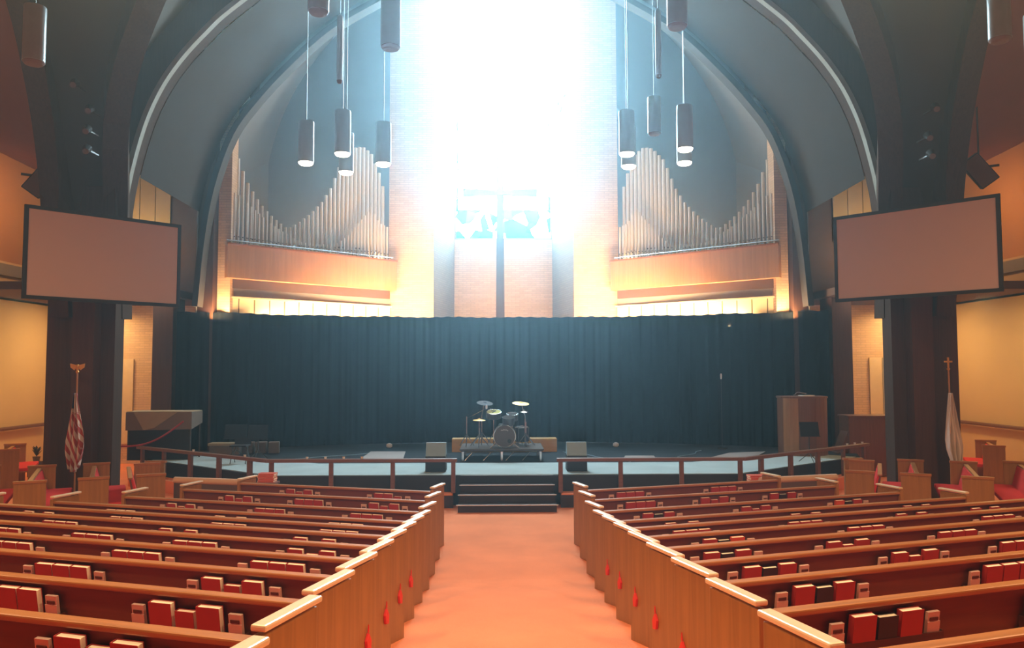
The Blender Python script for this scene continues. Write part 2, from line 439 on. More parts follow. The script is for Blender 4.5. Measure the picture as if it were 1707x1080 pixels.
# ---------------------------------------------------------------- stage rails
def rail(name, pts, label, posts):
    t = thing(name, label, 'railing', (0, 0, 0))
    Z0 = .285
    b = MB()
    for p, q in zip(pts[:-1], pts[1:]):
        p = Vector((*p, 0)); q = Vector((*q, 0)); d = q - p; L = d.length; a = math.atan2(d.y, d.x)
        b.box(((p + q) / 2 + Vector((0, 0, .965))), (L + .08, .13, .07), a)
    b.build('handrail', RAILWOOD, t, bevel=.012)
    for (x, y, w) in posts:
        a = 0 if abs(x) < 4.9 else (-1 if x < 0 else 1) * math.radians(37)
        MB().box((x, y, Z0 + .325), (w, .07, .65), a).build('post', RAILWOOD, t, bevel=.006)
    return t
for sg, nm in ((-1, 'left'), (1, 'right')):
    pts = [(sg * 1.08, 16.45), (sg * 4.98, 16.45), (sg * 9.0, 19.45)]
    posts = [(sg * 1.12, 16.45, .09), (sg * 2.38, 16.45, .09), (sg * 3.66, 16.45, .09), (sg * 4.9, 16.45, .09)]
    for u in (.12, .34, .56, .78, .97):
        posts.append((sg * lerp(4.98, 9.0, u), lerp(16.45, 19.45, u), .12 if u < .7 else .09))
    rail('stage_railing', pts, 'brown wooden rail with square posts along the stage front, %s of the steps' % nm, posts)
# small white cups in the rail
cup = None
for (px, py) in ((323, 745), (407, 757), (513, 760), (541, 761), (574, 761), (602, 761), (1413, 744), (1425, 743), (1437, 742)):
    # find the spot along the rail line
    best = None
    for sg in (-1, 1):
        for k in range(200):
            u = k / 199 * 2
            X, Y = (lerp(1.2, 4.98, u), 16.45) if u < 1 else (lerp(4.98, 9.0, u - 1), lerp(16.45, 19.45, u - 1))
            P = at(px, py, Y); e = abs(P.x - sg * X)
            if best is None or e < best[0]: best = (e, sg * X, Y)
    loc = (best[1], best[2], 1.0)
    if cup is None:
        cup = MB().lathe([(.022, 0), (.03, .045), (.026, .045), (.02, .01)], seg=12).build('communion_cup', WHITE, loc=loc, smooth=True)
        o = cup
    else:
        o = cup.copy(); COL.objects.link(o); o.location = loc
    tag(o, 'small white cup standing on the stage rail, %s' % {323: 'far up the left slant', 407: 'low on the left slant', 513: 'first on the straight left stretch',
        541: 'second on the straight left stretch', 574: 'third on the straight left stretch', 602: 'fourth on the straight left stretch',
        1413: 'first of three at the right end', 1425: 'middle of three at the right end', 1437: 'last of three at the right end'}[px], 'cup', 'white cups on the stage rail')

# ---------------------------------------------------------------- curtain
def cur_y(x): return 24.15 - 2.65 * (x / 9.0) ** 2
b = MB(); n = 900; top = []; mid = []; bot = []
for i in range(n + 1):
    x = lerp(-9.0, 9.0, i / n)
    w = .028 * math.sin(x * 23 + .8 * math.sin(x * 2.3)) + .012 * math.sin(x * 41)
    zt = 4.47 + .012 * math.sin(x * 3.1) + .01 * math.sin(x * 17)
    bot.append((x, cur_y(x) + w * 1.2, SZ + .015)); mid.append((x, cur_y(x) + w, 2.4)); top.append((x, cur_y(x) + w * .55, zt))
b.grid([bot, mid, top])
cu = b.build('stage_curtain', BLACKFAB, solid=.008)
tag(cu, 'wide black pleated curtain hanging in a shallow curve behind the stage', 'curtain')
rod = MB().tube([(lerp(-9.05, 9.05, i / 40), cur_y(lerp(-9.05, 9.05, i / 40)) + .13, 4.42) for i in range(41)], .025, 8)
ro = rod.build('curtain_rod', METAL_DK)
tag(ro, 'long dark curved pipe carrying the black stage curtain', 'curtain rod')
for i in range(7):
    x = lerp(-8.9, 8.9, i / 6)
    MB().tube([(x, cur_y(x) + .13, 4.42), (x, cur_y(x) + .13, SZ + .0)], .025, 8).build('upright', METAL_DK, ro)

# ---------------------------------------------------------------- chancel shell: brick, niche, window
def wallq(name, pts, mat, th=.12, sm=False):
    b = MB(); b.quad(*pts); return struct(b.build(name, mat, solid=th))
ZT = 18.2
YB, YW = 26.0, 28.5
for sg, nm in ((-1, 'left'), (1, 'right')):
    b = MB()
    b.quad((sg * 3.85, YB, 0), (sg * 2.35, YB, 0), (sg * 2.35, YB, ZT), (sg * 3.85, YB, ZT))
    b.quad((sg * 3.85, YB, 0), (sg * 3.85, 27.2, 0), (sg * 3.85, 27.2, ZT), (sg * 3.85, YB, ZT))
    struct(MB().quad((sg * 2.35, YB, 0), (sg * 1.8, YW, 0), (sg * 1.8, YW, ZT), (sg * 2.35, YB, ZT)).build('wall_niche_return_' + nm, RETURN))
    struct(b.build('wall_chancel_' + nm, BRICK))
    # brick pier at the outer end of the organ
    b = MB(); b.box((sg * 7.99, 22.45, 5.6), (.36, .5, 11.2)); struct(b.build('wall_pier_' + nm, BRICK))
    # dark wall behind the pipes and chamber side
    wallq('wall_organ_' + nm, [(sg * 3.85, 27.2, 0), (sg * 8.6, 27.2, 0), (sg * 8.6, 27.2, ZT), (sg * 3.85, 27.2, ZT)], VAULT_GREY)
    wallq('wall_chamber_' + nm, [(sg * 8.3, 22.7, 0), (sg * 8.3, 27.2, 0), (sg * 8.3, 27.2, 13), (sg * 8.3, 22.7, 10)], VAULT_GREY)
    # brown return beside the pier
    b = MB(); b.box((sg * 8.42, 22.3, 5.0), (.46, .8, 10.0)); struct(b.build('wall_return_' + nm, PIERWOOD))
    b = MB(); b.box((sg * 8.62, 21.85, 6.2), (.03, .04, 3.6)); struct(b.build('trim_return_' + nm, GREYTRIM))
WZ = at(832, 399, YW).z
b = MB(); b.box((0, YW + .15, WZ / 2), (3.7, .3, WZ)); struct(b.build('wall_niche', BRICK))
win = MB().quad((-1.8, YW + .1, WZ), (1.8, YW + .1, WZ), (1.8, YW + .1, ZT), (-1.8, YW + .1, ZT)).build('window_1', GLASS); struct(win)
b = MB()
for x in (-1.77, 1.77): b.box((x, YW + .05, (WZ + ZT) / 2), (.05, .08, ZT - WZ))
b.box((0, YW + .05, WZ + .02), (3.6, .1, .05))
b.build('window_frame', GREYTRIM, win)
# side lights in the returns
for sg, y0, y1, px in ((1, 183, 65, 930), (-1, 103, -60, 735)):
    Ya, Yb = 26.35, 27.9
    xa = sg * (lerp(2.35, 1.8, (Ya - YB) / 2.5) - .02); xb = sg * (lerp(2.35, 1.8, (Yb - YB) / 2.5) - .02)
    z0 = at(px, y0, 27.1).z; z1 = at(px, y1, 27.1).z
    o = MB().quad((xa, Ya, z0), (xb, Yb, z0), (xb, Yb, z1), (xa, Ya, z1)).build('window_2' if sg > 0 else 'window_3', GLASS, solid=.01); struct(o)

# cross
cr = thing('altar_cross', 'tall slender dark wooden cross standing before the bright window', 'cross', (-.12, 26.6, 0))
zt = at(832, 236, 26.6).z; za = at(832, 322, 26.6).z
MB().prism([(-.17, 0, 0), (.17, 0, 0), (.11, 0, zt), (-.11, 0, zt)], (0, -.07, 0), (0, .07, 0)).build('upright', DARKWOOD, cr)
b = MB(); b.prism([(-1.28, 0, za + .14), (-.05, 0, za + .08), (.05, 0, za + .08), (1.28, 0, za + .14), (1.28, 0, za - .14), (.05, 0, za - .08), (-.05, 0, za - .08), (-1.28, 0, za - .14)], (0, -.09, 0), (0, -.01, 0))
b.build('crossbar', DARKWOOD, cr)

# ---------------------------------------------------------------- pipe organs
def prof_back(t):
    """height above the case of the back rank; t from outer (0) to inner (1)"""
    pts = [(0, 3.15), (.03, 2.98), (.07, 2.35), (.12, 1.75), (.17, 1.35), (.22, 1.05), (.28, .80), (.36, .55), (.43, .80), (.50, 1.10), (.57, 1.50), (.63, 2.0), (.70, 2.9), (.78, 3.35), (.84, 3.45), (.90, 3.3), (.96, 2.7), (1, 2.1)]
    for (a, u), (b_, v) in zip(pts[:-1], pts[1:]):
        if t <= b_: return lerp(u, v, (t - a) / (b_ - a))
    return pts[-1][1]
def prof_front(t):
    pts = [(0, 1.35), (.05, 1.30), (.11, 1.05), (.2, .72), (.3, .42), (.42, .16), (.52, .14), (.64, .22), (.72, .55), (.79, .98), (.85, 1.35), (.88, 1.45), (.93, 1.05), (1, .95)]
    for (a, u), (b_, v) in zip(pts[:-1], pts[1:]):
        if t <= b_: return lerp(u, v, (t - a) / (b_ - a))
    return pts[-1][1]
for sg, nm in ((-1, 'left'), (1, 'right')):
    org = thing('pipe_organ', 'pipe organ on a tan wooden case, %s of the window' % nm, 'pipe organ', (0, 0, 0), 0, 'pipe organs beside the window')
    o0 = Vector((sg * 7.84, 22.05, 0)); o1 = Vector((sg * 3.55, 25.75, 0))
    d = (o1 - o0).normalized(); nrm = Vector((-d.y, d.x, 0))
    if nrm.y < 0: nrm = -nrm
    L = (o1 - o0).length
    zt_, zb_ = 6.42, 5.47
    q = [o0, o1, o1 + nrm * .9, o0 + nrm * .9]
    MB().prism([(p.x, p.y, zb_) for p in q], (0, 0, 0), (0, 0, zt_ - zb_)).build('case', ORGAN_WOOD, org)
    q2 = [o0 - nrm * .02, o1 - nrm * .02 + d * .02, o1 + nrm * .06 + d * .02, o0 + nrm * .06]
    MB().prism([(p.x, p.y, zt_) for p in q2], (0, 0, 0), (0, 0, .05)).build('case_cap', OAK_X, org)
    q3 = [o0 + nrm * .25, o1 + nrm * .25 - d * .1, o1 + nrm * .9, o0 + nrm * .9]
    MB().prism([(p.x, p.y, 5.2) for p in q3], (0, 0, 0), (0, 0, .27)).build('soffit', SOFFIT, org)
    # rack rail in front of the feet
    MB().tube([o0 + nrm * .10 + Vector((0, 0, zt_ + .13)), o1 + nrm * .10 - d * .1 + Vector((0, 0, zt_ + .13))], .02, 6).build('rack_rail', CHROME, org)
    for rank, n, off, fn in (('front', 44, .24, prof_front), ('back', 36, .5, prof_back)):
        for i in range(n):
            t = (i + .5) / n
            h = fn(t); p = o0 + d * (.08 + t * (L - .25)) + nrm * off
            r = (.030 if rank == 'front' else .040) + .006 * h
            foot = .16 + .05 * h
            zb = zt_
            b = MB().lathe([(r * .3, 0), (r, foot), (r, foot + h), (r * .8, foot + h + .003)], seg=10)
            # mouth
            b.mats = [PIPE]; b.m = [0] * len(b.m)
            b.box((-nrm.x * r * .97, -nrm.y * r * .97, foot + .05), (r * .9, .012, r * .7), math.atan2(d.y, d.x), mat=PIPE_DK)
            b.build('pipe', PIPE, org, smooth=True, loc=(p.x, p.y, zb))
    # gallery wall with pale panels under the organ
    g0 = o0 + nrm * .28; g1 = o1 + nrm * .28 - d * .05
    a = math.atan2(d.y, d.x)
    b = MB(); c = (g0 + g1) / 2
    b.box((c.x + nrm.x * .1, c.y + nrm.y * .1, 5.12), ((g1 - g0).length, .10, .34), a)
    struct(b.build('wall_gallery_' + nm, GREYTRIM))
    b = MB(); b.box((c.x, c.y, 4.94), ((g1 - g0).length, .16, .05), a); struct(b.build('trim_gallery_' + nm, PANEL))
    b = MB()
    n = 12
    for i in range(n):
        p = g0.lerp(g1, (i + .5) / n) + nrm * .02
        b.box((p.x, p.y, 4.35), ((g1 - g0).length / n - .035, .03, 1.12), a)
    struct(b.build('wall_panels_' + nm, PANEL))
    b = MB(); b.box((c.x + nrm.x * .08, c.y + nrm.y * .08, 4.2), ((g1 - g0).length, .06, 1.5), a); struct(b.build('wall_panel_backing_' + nm, SOFFIT))

# ---------------------------------------------------------------- arches, vaults, ceiling
arch1 = [(9.1, 4.6), (9.1, 6.7), (8.78, 8.4), (8.38, 9.5), (7.87, 10.33), (7.25, 11.05), (6.65, 11.63), (5.2, 12.7), (3.2, 13.7), (1.2, 14.25)]
arch2 = [(8.45, 4.6), (8.3, 6.4), (8.04, 7.95), (7.55, 9.4), (6.9, 10.35), (6.06, 11.3), (4.95, 12.35), (3.6, 13.2), (2.0, 14.0), (.8, 14.3)]
arch3 = [(8.6, 5), (8.5, 8), (8.3, 10.5), (7.8, 12.5), (7.0, 14.2), (6.0, 15.6), (4.8, 16.7), (3.5, 17.6), (2.0, 18.2), (.8, 18.4)]
def full(a): 
    c = [(x, 0, z) for x, z in a]
    pts = c + [(0, 0, c[-1][2] + .05)] + [(-x, 0, z) for x, _, z in reversed(c)]
    return resample(pts, 80)
A1, A2, A3 = full(arch1), full(arch2), full(arch3)
def offs(curve, o):
    out = []
    for i, p in enumerate(curve):
        t = (curve[min(i + 1, len(curve) - 1)] - curve[max(i - 1, 0)]).normalized()
        nn = Vector((t.z, 0, -t.x)); 
        if nn.x * p.x < 0 or (abs(p.x) < .5 and nn.z < 0): nn = -nn
        if abs(p.x) < .8: nn = Vector((0, 0, 1))
        out.append(p + nn * o)
    return out
def band(c1, y1, c2, y2):
    b = MB(); b.grid([[(p.x, y1, p.z) for p in c1], [(p.x, y2, p.z) for p in c2]]); return b
def archbody(c, w, y0, y1):
    co = offs(c, w); b = MB()
    b.grid([[(p.x, y0, p.z) for p in c], [(p.x, y0, p.z) for p in co], [(p.x, y1, p.z) for p in co], [(p.x, y1, p.z) for p in c], [(p.x, y0, p.z) for p in c]])
    return b
struct(archbody(offs(A1, .14), .75, 18.6, 19.3).build('trim_arch_1', DARKWOOD))
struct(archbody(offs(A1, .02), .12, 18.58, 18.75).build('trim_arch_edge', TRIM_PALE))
KEEP = [i for i, p in enumerate(A1) if p.z > 7.3]
struct(band([offs(A1, .12)[i] for i in KEEP], 19.3, [offs(A2, .3)[i] for i in KEEP], 21.6).build('ceiling_chancel', CEIL, smooth=True))
struct(archbody(A2, .16, 21.5, 21.9).build('trim_arch_2', CEIL))
struct(band(offs(A2, .25), 21.9, A3, 28.9).build('ceiling_apse', VAULT_GREY, smooth=True))
b = MB(); b.box((0, 28.95, 9.5), (19, .1, 19)); struct(b.build('wall_back', SOFFIT))

def beam(path, w, h, n=24):
    pts = resample(path, n); b = MB(); n0 = 0
    prev = None
    ring = []
    for i, p in enumerate(pts):
        t = (pts[min(i + 1, n)] - pts[max(i - 1, 0)]).normalized()
        side = t.cross(Vector((0, 1, 0))) if abs(t.y) < .9 else t.cross(Vector((0, 0, 1)))
        side = Vector((t.y, -t.x, 0)) if Vector((t.x, t.y, 0)).length > .12 else (prev or Vector((1, 0, 0)))
        side.normalize()
        if prev and side.dot(prev) < 0: side = -side
        prev = side
        up = side.cross(t).normalized()
        ring.append([p + side * w / 2 + up * h / 2, p - side * w / 2 + up * h / 2, p - side * w / 2 - up * h / 2, p + side * w / 2 - up * h / 2, p + side * w / 2 + up * h / 2])
    b.grid(ring); return b
for sg, nm in ((-1, 'left'), (1, 'right')):
    D = [(sg * 8.75, 17.6, 4.0), (sg * 8.72, 17.4, 6.6), (sg * 8.15, 16.3, 9.0), (sg * 6.3, 14.3, 10.9), (sg * 3.2, 11.0, 13.0), (0, 8.0, 14.2)]
    Arib = [(sg * 9.55, 17.0, 4.0), (sg * 9.7, 16.8, 6.6), (sg * 9.6, 15.9, 8.8), (sg * 9.2, 14.0, 10.6), (sg * 8.8, 10.5, 12.2), (sg * 8.6, 6, 12.8)]
    T = [(sg * 14.2, 24, 8.7), (sg * 14.2, 21, 8.8), (sg * 14.2, 18, 9.0), (sg * 14.2, 14.0, 9.2), (sg * 14.2, 10.5, 9.6), (sg * 14.2, 6, 10)]
    struct(beam(D, .5, .45).build('trim_rib_diagonal_' + nm, DARKWOOD))
    struct(beam(Arib, .42, .5).build('trim_rib_side_' + nm, DARKWOOD))
    dD, dA, dT = resample(D, 24), resample(Arib, 24), resample(T, 24)
    up = Vector((0, 0, .2))
    dS = resample([p for p in dA if p.z > 6.9], 24)
    struct(MB().grid([[p + up for p in dA], [(p + q) / 2 + Vector((0, 0, .5)) for p, q in zip(dA, dD)], [p + up for p in dD]]).build('ceiling_nave_' + nm, CEIL, smooth=True))
    struct(MB().grid([[p + up for p in dS], [(p + q) / 2 + Vector((0, 0, .3)) for p, q in zip(dS, dT)], [p + up for p in dT]]).build('ceiling_transept_' + nm, CEIL_RED, smooth=True))
    # between diagonal rib and the chancel arch
    half = [p for p in offs(A1, .85) if sg * p.x > 0]
    half.sort(key=lambda p: -abs(p.x) + (-1e-3) * 0 + p.z * .0)
    half = [p for p in (offs(A1, .85) if sg > 0 else list(reversed(offs(A1, .85))))][:41]
    hh = [half[int(i / 24 * 40)] for i in range(25)]
    struct(MB().grid([[p + up for p in dD], [Vector((p.x, 18.7, p.z)) for p in hh]]).build('ceiling_front_' + nm, CEIL, smooth=True))
    # clustered column under the ribs
    b = MB()
    b.box((sg * 9.52, 17.15, 2.6), (.40, .5, 5.2)); b.box((sg * 8.70, 17.3, 2.6), (.36, .4, 5.2))
    struct(MB().box((sg * 9.05, 17.05, 2.6), (.46, .5, 5.2)).build('wall_column_face_' + nm, PIERWOOD))
    struct(b.build('wall_column_' + nm, DARKWOOD))
    b = MB(); b.box((sg * 9.82, 17.4, 2.4), (.28, .7, 4.9)); struct(b.build('wall_column_side_' + nm, PIERWOOD))
    b = MB(); b.box((sg * 9.2, 17.35, 5.6), (1.2, .5, 2.6)); struct(b.build('wall_column_head_' + nm, DARKWOOD))
    # side wall and its gallery
    wx = sg * 14.2
    wallq('wall_side_' + nm, [(wx, 8, 0), (wx, 27, 0), (wx, 27, 4.85), (wx, 8, 4.85)], CREAM)
    wallq('wall_gallery_side_' + nm, [(wx, 8, 5.9), (wx, 27, 5.9), (wx, 27, 9.2), (wx, 8, 10)], OCHRE)
    b = MB(); b.box((sg * 14.0, 17.5, 5.35), (.5, 19, 1.0)); struct(b.build('wall_balcony_' + nm, CREAM))
    b = MB(); b.box((sg * 13.73, 17.5, 5.62), (.06, 19, .32)); struct(b.build('trim_balcony_' + nm, GREYTRIM))
    b = MB(); b.box((sg * 13.72, 17.5, 4.9), (.08, 19, .10)); struct(b.build('trim_balcony_foot_' + nm, SOFFIT))
    # back wall of the side bay, alcove
    wallq('wall_bay_' + nm, [(sg * 8.7, 24.4, 0), (sg * 14.2, 24.4, 0), (sg * 14.2, 24.4, 5), (sg * 8.7, 24.4, 5)], BRICK)
    wallq('wall_bay_upper_' + nm, [(sg * 8.7, 24.4, 5), (sg * 14.2, 24.4, 5), (sg * 14.2, 24.4, 13), (sg * 8.7, 24.4, 13)], SOFFIT)
    b = MB(); b.box((sg * 11.6, 21.8, 4.95), (5.4, 5.0, .2)); struct(b.build('ceiling_alcove_' + nm, SOFFIT))
    b = MB(); b.box((sg * 9.42, 22.0, 2.45), (.55, .8, 4.85)); struct(b.build('wall_alcove_pier_' + nm, PIERWOOD))
    # pale panel high up between arch and screen
    b = MB()
    for i in range(4): b.box((sg * (10.65 + .48 * i), 24.3, 7.9), (.455, .06, 2.1))
    struct(b.build('wall_upper_panel_' + nm, CREAM_UP))
    # door in the alcove
    o = MB().box((sg * 11.8, 24.3, 1.9), (.72, .06, 2.6)).build('door_1' if sg < 0 else 'door_2', DOORW); struct(o)
    MB().box((sg * 11.85, 24.27, 1.9), (.03, .04, 2.6)).build('door_panel_joint', GREYTRIM, o)
    # handrail on the side wall
    t = thing('wall_handrail', 'dark wooden handrail on brackets along the cream wall at the %s' % nm, 'handrail', (0, 0, 0))
    MB().tube([(sg * 14.03, 20.2, 1.22), (sg * 14.03, 24.2, 1.22)], .055, 10).build('rail', RAILWOOD, t, smooth=True)
    for y in (20.6, 22.2, 23.8):
        MB().box((sg * 14.09, y, 1.18), (.14, .03, .04)).build('bracket', METAL_DK, t)

# ---------------------------------------------------------------- screens
for sg, nm in ((-1, 'left'), (1, 'right')):
    if sg < 0: c = [at(42, 340, 14.9), at(302, 375, 17.05), at(298, 512, 17.1), at(35, 498, 14.9)]
    else: c = [at(1390, 362, 17.1), at(1665, 323, 14.7), at(1675, 487, 14.7), at(1393, 503, 17.1)]
    zt_ = (c[0].z + c[1].z) / 2; zb_ = (c[2].z + c[3].z) / 2
    p0 = (c[0] + c[3]) / 2; p1 = (c[1] + c[2]) / 2; ctr = (p0 + p1) / 2; ctr.z = 0
    d = p1 - p0; d.z = 0; L = d.length; a = math.atan2(d.y, d.x)
    t = thing('projection_screen', 'framed blank projection screen hung on the %s column, turned to the pews' % nm, 'screen', (ctr.x, ctr.y, (zt_ + zb_) / 2), a, 'projection screens')
    H = zt_ - zb_
    MB().box((0, 0, 0), (L - .14, .03, H - .12)).build('screen_fabric', SCREEN, t)
    b = MB()
    for z in (-1, 1): b.box((0, 0, z * (H / 2 - .035)), (L, .06, .07))
    for x in (-1, 1): b.box((x * (L / 2 - .035), 0, 0), (.07, .06, H - .1))
    b.build('frame', BLACK, t)
    MB().box((-.2 * sg * -1, .25, 0), (.5, .5, .3)).build('mount', METAL_DK, t)

# ---------------------------------------------------------------- pews
PZ = {}; PEWS = {}
def pew(sg, k, xo, yk, z):
    nm = 'left' if sg < 0 else 'right'
    """local frame: x outward along the row, y toward the stage; origin at the far tip of the aisle end"""
    th = math.radians(17.5)
    L = (xo - A0) / math.cos(th)
    t = thing('pew', 'long oak pew with red-brown back, %s from the stage in the %s block' % (ORD[k], nm), 'pew', (sg * A0, yk, z), 0, 'pews in the two main blocks')
    t.rotation_euler.z = sg * th
    X = lambda x: sg * x
    D = .47
    def endpanel(x0, x1):
        poly = [(0, -D, -.07), (0, 0, -.07), (0, 0, .955), (0, -D, .955)]
        xa, xb = X(x0), X(x1)
        o = MB().prism(poly, (xa, 0, 0), (xb, 0, 0)).build('end_panel', OAK_Z, t, bevel=.006)
        xm = (xa + xb) / 2
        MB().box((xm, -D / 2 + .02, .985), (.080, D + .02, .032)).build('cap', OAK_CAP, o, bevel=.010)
        return o
    endpanel(0, .055); endpanel(L - .055, L)
    xs = (X(.055), X(L - .055)); xm = (xs[0] + xs[1]) / 2; W_ = L - .11
    MB().box((xm, -.17, .405), (W_, .34, .03)).build('seat', OAK_X, t)
    MB().box((xm, -.155, .45), (W_ - .02, .33, .06)).build('seat_cushion', RED_SEAT, t, bevel=.02)
    # back: slanted board
    poly = [(0, -.32, .40), (0, -.35, .40), (0, -.44, .90), (0, -.41, .90)]
    MB().prism(poly, (xs[0], 0, 0), (xs[1], 0, 0)).build('backrest', BACK, t)
    poly = [(0, -.29, .47), (0, -.32, .47), (0, -.405, .88), (0, -.38, .88)]
    MB().prism(poly, (xs[0], 0, 0), (xs[1], 0, 0)).build('back_cushion', RED_SEAT, t, bevel=.008)
    MB().box((xm, -.425, .912), (W_, .085, .034)).build('top_rail', OAK_CAP if False else OAK_X, t, bevel=.010)
    return t, L
def pew_pt(sg, k, s, yl, zl):
    th = math.radians(17.5); p = PZ[(sg, k)]
    v = Matrix.Rotation(sg * th, 3, 'Z') @ Vector((sg * s, yl, zl))
    return Vector(p) + v

XO = {-1: [4.5, 5.2, 5.8, 6.5, 7.2, 8.0, 8.0, 8.0, 8.0, 8.0, 8.0, 7.5], 1: [4.6, 5.3, 6.0, 6.6, 7.5, 8.0, 8.0, 8.0, 8.0, 8.0, 8.0, 7.5]}
for sg in (-1, 1):
    for k in range(12):
        y = 12.90 - .895 * k if sg < 0 else 12.95 - .928 * k
        z = max(0, .04 + .0985 * (k - 3))
        PZ[(sg, k)] = (sg * A0, y, z)
        PEWS[(sg, k)] = pew(sg, k, XO[sg][k], y, z)[0]

# ---- books in the racks (thing of their own)
def make_book(w, h, t, mat):
    b = MB()
    b.box((0, -t / 2 + .0015, h / 2), (w, .004, h), mat=mat); b.box((0, t / 2 - .0015, h / 2), (w, .004, h), mat=mat)
    b.box((-w / 2 + .002, 0, h / 2), (.004, t, h), mat=mat)
    b.box((.002, 0, h / 2), (w - .010, t - .006, h - .008), mat=PAPER)
    return b
proto = {}
def book(kind, loc, rot, label, group):
    if kind not in proto:
        w, h, t, m = {'red': (.155, .225, .042, REDBOOK), 'orange': (.155, .225, .042, ORBOOK), 'small_red': (.125, .185, .036, REDBOOK), 'black': (.135, .205, .036, BLKBOOK)}[kind]
        o = make_book(w, h, t, m).build('hymnal', None); proto[kind] = o.data
        bpy.data.objects.remove(o)
    o = bpy.data.objects.new('hymnal' if kind != 'black' else 'bible', proto[kind]); COL.objects.link(o)
    o.location = loc; o.rotation_euler = rot
    tag(o, label, 'book', group); return o
def card(loc, rot, label, group):
    if 'card' not in proto:
        b = MB(); b.box((0, 0, .065), (.085, .020, .13), mat=CARD); b.box((0, -.012, .090), (.06, .006, .018), mat=RACK); b.box((0, -.012, .04), (.09, .006, .07), mat=CARD)
        o = b.build('c', None); proto['card'] = o.data; bpy.data.objects.remove(o)
    o = bpy.data.objects.new('card_pack', proto['card']); COL.objects.link(o); o.location = loc; o.rotation_euler = rot
    tag(o, label, 'cards', group); return o
# rack centres in the photograph, row by row, from the aisle outward
RX = {-1: [[648, 500], [641, 516, 399], [612, 451, 303], [577, 385, 202], [566, 382, 212, 66], [526, 299, 102], [521, 327, 156, 5], [465, 230, 20], [390, 107], [312, 18], [168]],
      1: [[1050, 1205], [1067, 1190, 1307], [1097, 1259, 1413], [1140, 1337, 1534], [1152, 1343, 1518, 1678], [1202, 1427, 1650], [1210, 1413, 1593], [1279, 1523, 1700], [1369, 1680], [1475]]}
RX[1].append([])
RX[1] = [[1050, 1205], [1067, 1190, 1304], [1097, 1259, 1413], [1136, 1342, 1527, 1690], [1152, 1341, 1518, 1641], [1205, 1442, 1662], [1211, 1412, 1594], [1281, 1523, 1700], [1371, 1680], [1475], []]
def solve_s(sg, k, px):
    lo, hi = .2, 8.5; f = lambda s: (lambda p: proj(p)[0] - px)(pew_pt(sg, k, s, -.46, .75))
    a = f(lo)
    for _ in range(40):
        m = (lo + hi) / 2
        if (f(m) > 0) == (a > 0): lo = m
        else: hi = m
    return (lo + hi) / 2
def proj(p):
    v = CAMROT.transposed() @ (Vector(p) - Vector((CX, 0, CZ)))
    return 853.5 + F * v.x / -v.z, 540 - F * v.y / -v.z
PATT = {(-1, 0, 0): 'rrs', (-1, 0, 1): 'rsr', (-1, 1, 0): 'rsr', (-1, 1, 1): 'rrr', (-1, 1, 2): 'rsr', (-1, 2, 0): 'rrr', (-1, 2, 1): 'rrr', (-1, 2, 2): 'rsr',
        (1, 0, 0): 'rrr', (1, 0, 1): 'rrr', (1, 1, 0): 'rrr', (1, 1, 1): 'rsr', (1, 1, 2): 'rkr', (1, 2, 0): 'rkr', (1, 2, 1): 'rsr', (1, 2, 2): 'okr',
        (1, 3, 0): 'rsr', (1, 3, 1): 'rsr', (1, 3, 2): 'rkr', (1, 4, 0): 'rrr', (1, 5, 0): 'rko', (1, 6, 0): 'rkr', (1, 7, 0): 'rkr', (1, 8, 0): 'rkr', (1, 9, 0): 'rkr', (1, 7, 1): 'rsr',
        (-1, 3, 0): 'rrr', (-1, 4, 0): 'rrr', (-1, 5, 0): 'rsr', (-1, 6, 0): 'rsr', (-1, 7, 0): 'rrr', (-1, 9, 0): 'rsr', (-1, 3, 1): 'rsr', (-1, 5, 1): 'rsr', (-1, 4, 3): 'rsr'}
for sg in (-1, 1):
    bl = 'left' if sg < 0 else 'right'
    for k in range(11):
        th = math.radians(17.5)
        rzz = sg * th
        P = PEWS[(sg, k)]
        lim = (XO[sg][k] - A0) / math.cos(th) - .3
        lst = sorted(s for s in (solve_s(sg, k, px) for px in RX[sg][k]) if s < lim)
        last = lst[-1] if lst else .6
        while last + 1.5 < lim and k > 3: last += 1.45; lst.append(last)
        for j, s in enumerate(lst):
            if j > 5: break
            # the rack: shelf, lip and ends on the pew's back
            b = MB()
            wr = .62
            b.box((sg * s, -.435, .640), (wr + .18, .085, .014)); b.box((sg * s, -.475, .685), (wr + .18, .012, .075))
            for e in (-1, 1): b.box((sg * s + e * (wr / 2 + .085), -.45, .685), (.012, .06, .09))
            rk = b.build('book_rack', RACK, P)
            lean = Matrix.Rotation(math.radians(10), 3, 'X')
            rot = (math.radians(9), 0, rzz)
            if k > 8 and (proj(pew_pt(sg, k, s, -.46, .8))[0] < -150 or proj(pew_pt(sg, k, s, -.46, .8))[0] > 1860): continue
            if proj(pew_pt(sg, k, s, -.46, .8))[0] < -90 or proj(pew_pt(sg, k, s, -.46, .8))[0] > 1790: continue
            pat = PATT.get((sg, k, j), random.choice(['rrr', 'rrr', 'rsr', 'rrr']))
            if sg < 0: pass
            where = '%s rack from aisle, %s pew, %s block' % (ORD[j], ORD[k], bl)
            for i, c in enumerate(pat):
                dx = (i - 1) * .165
                kind = {'r': 'red', 's': 'small_red', 'k': 'black', 'o': 'orange'}[c]
                loc = pew_pt(sg, k, s + sg * dx, -.447, .648)
                outer = (dx * sg > 0)
                pos = 'middle' if i == 1 else ('outer-side' if outer else 'aisle-side')
                colr = {'r': 'red hymnal', 's': 'low red book', 'k': 'black book', 'o': 'orange-red hymnal'}[c]
                book(kind, loc, rot, '%s %s in the %s' % (pos, colr, where), 'books in the pew racks')
            for e in (-1, 1):
                loc = pew_pt(sg, k, s + e * .335, -.452, .710)
                card(loc, rot, 'pale card pack, %s of %s' % ('aisle side' if e < 0 else 'outer side', where), 'card packs in the pew racks')

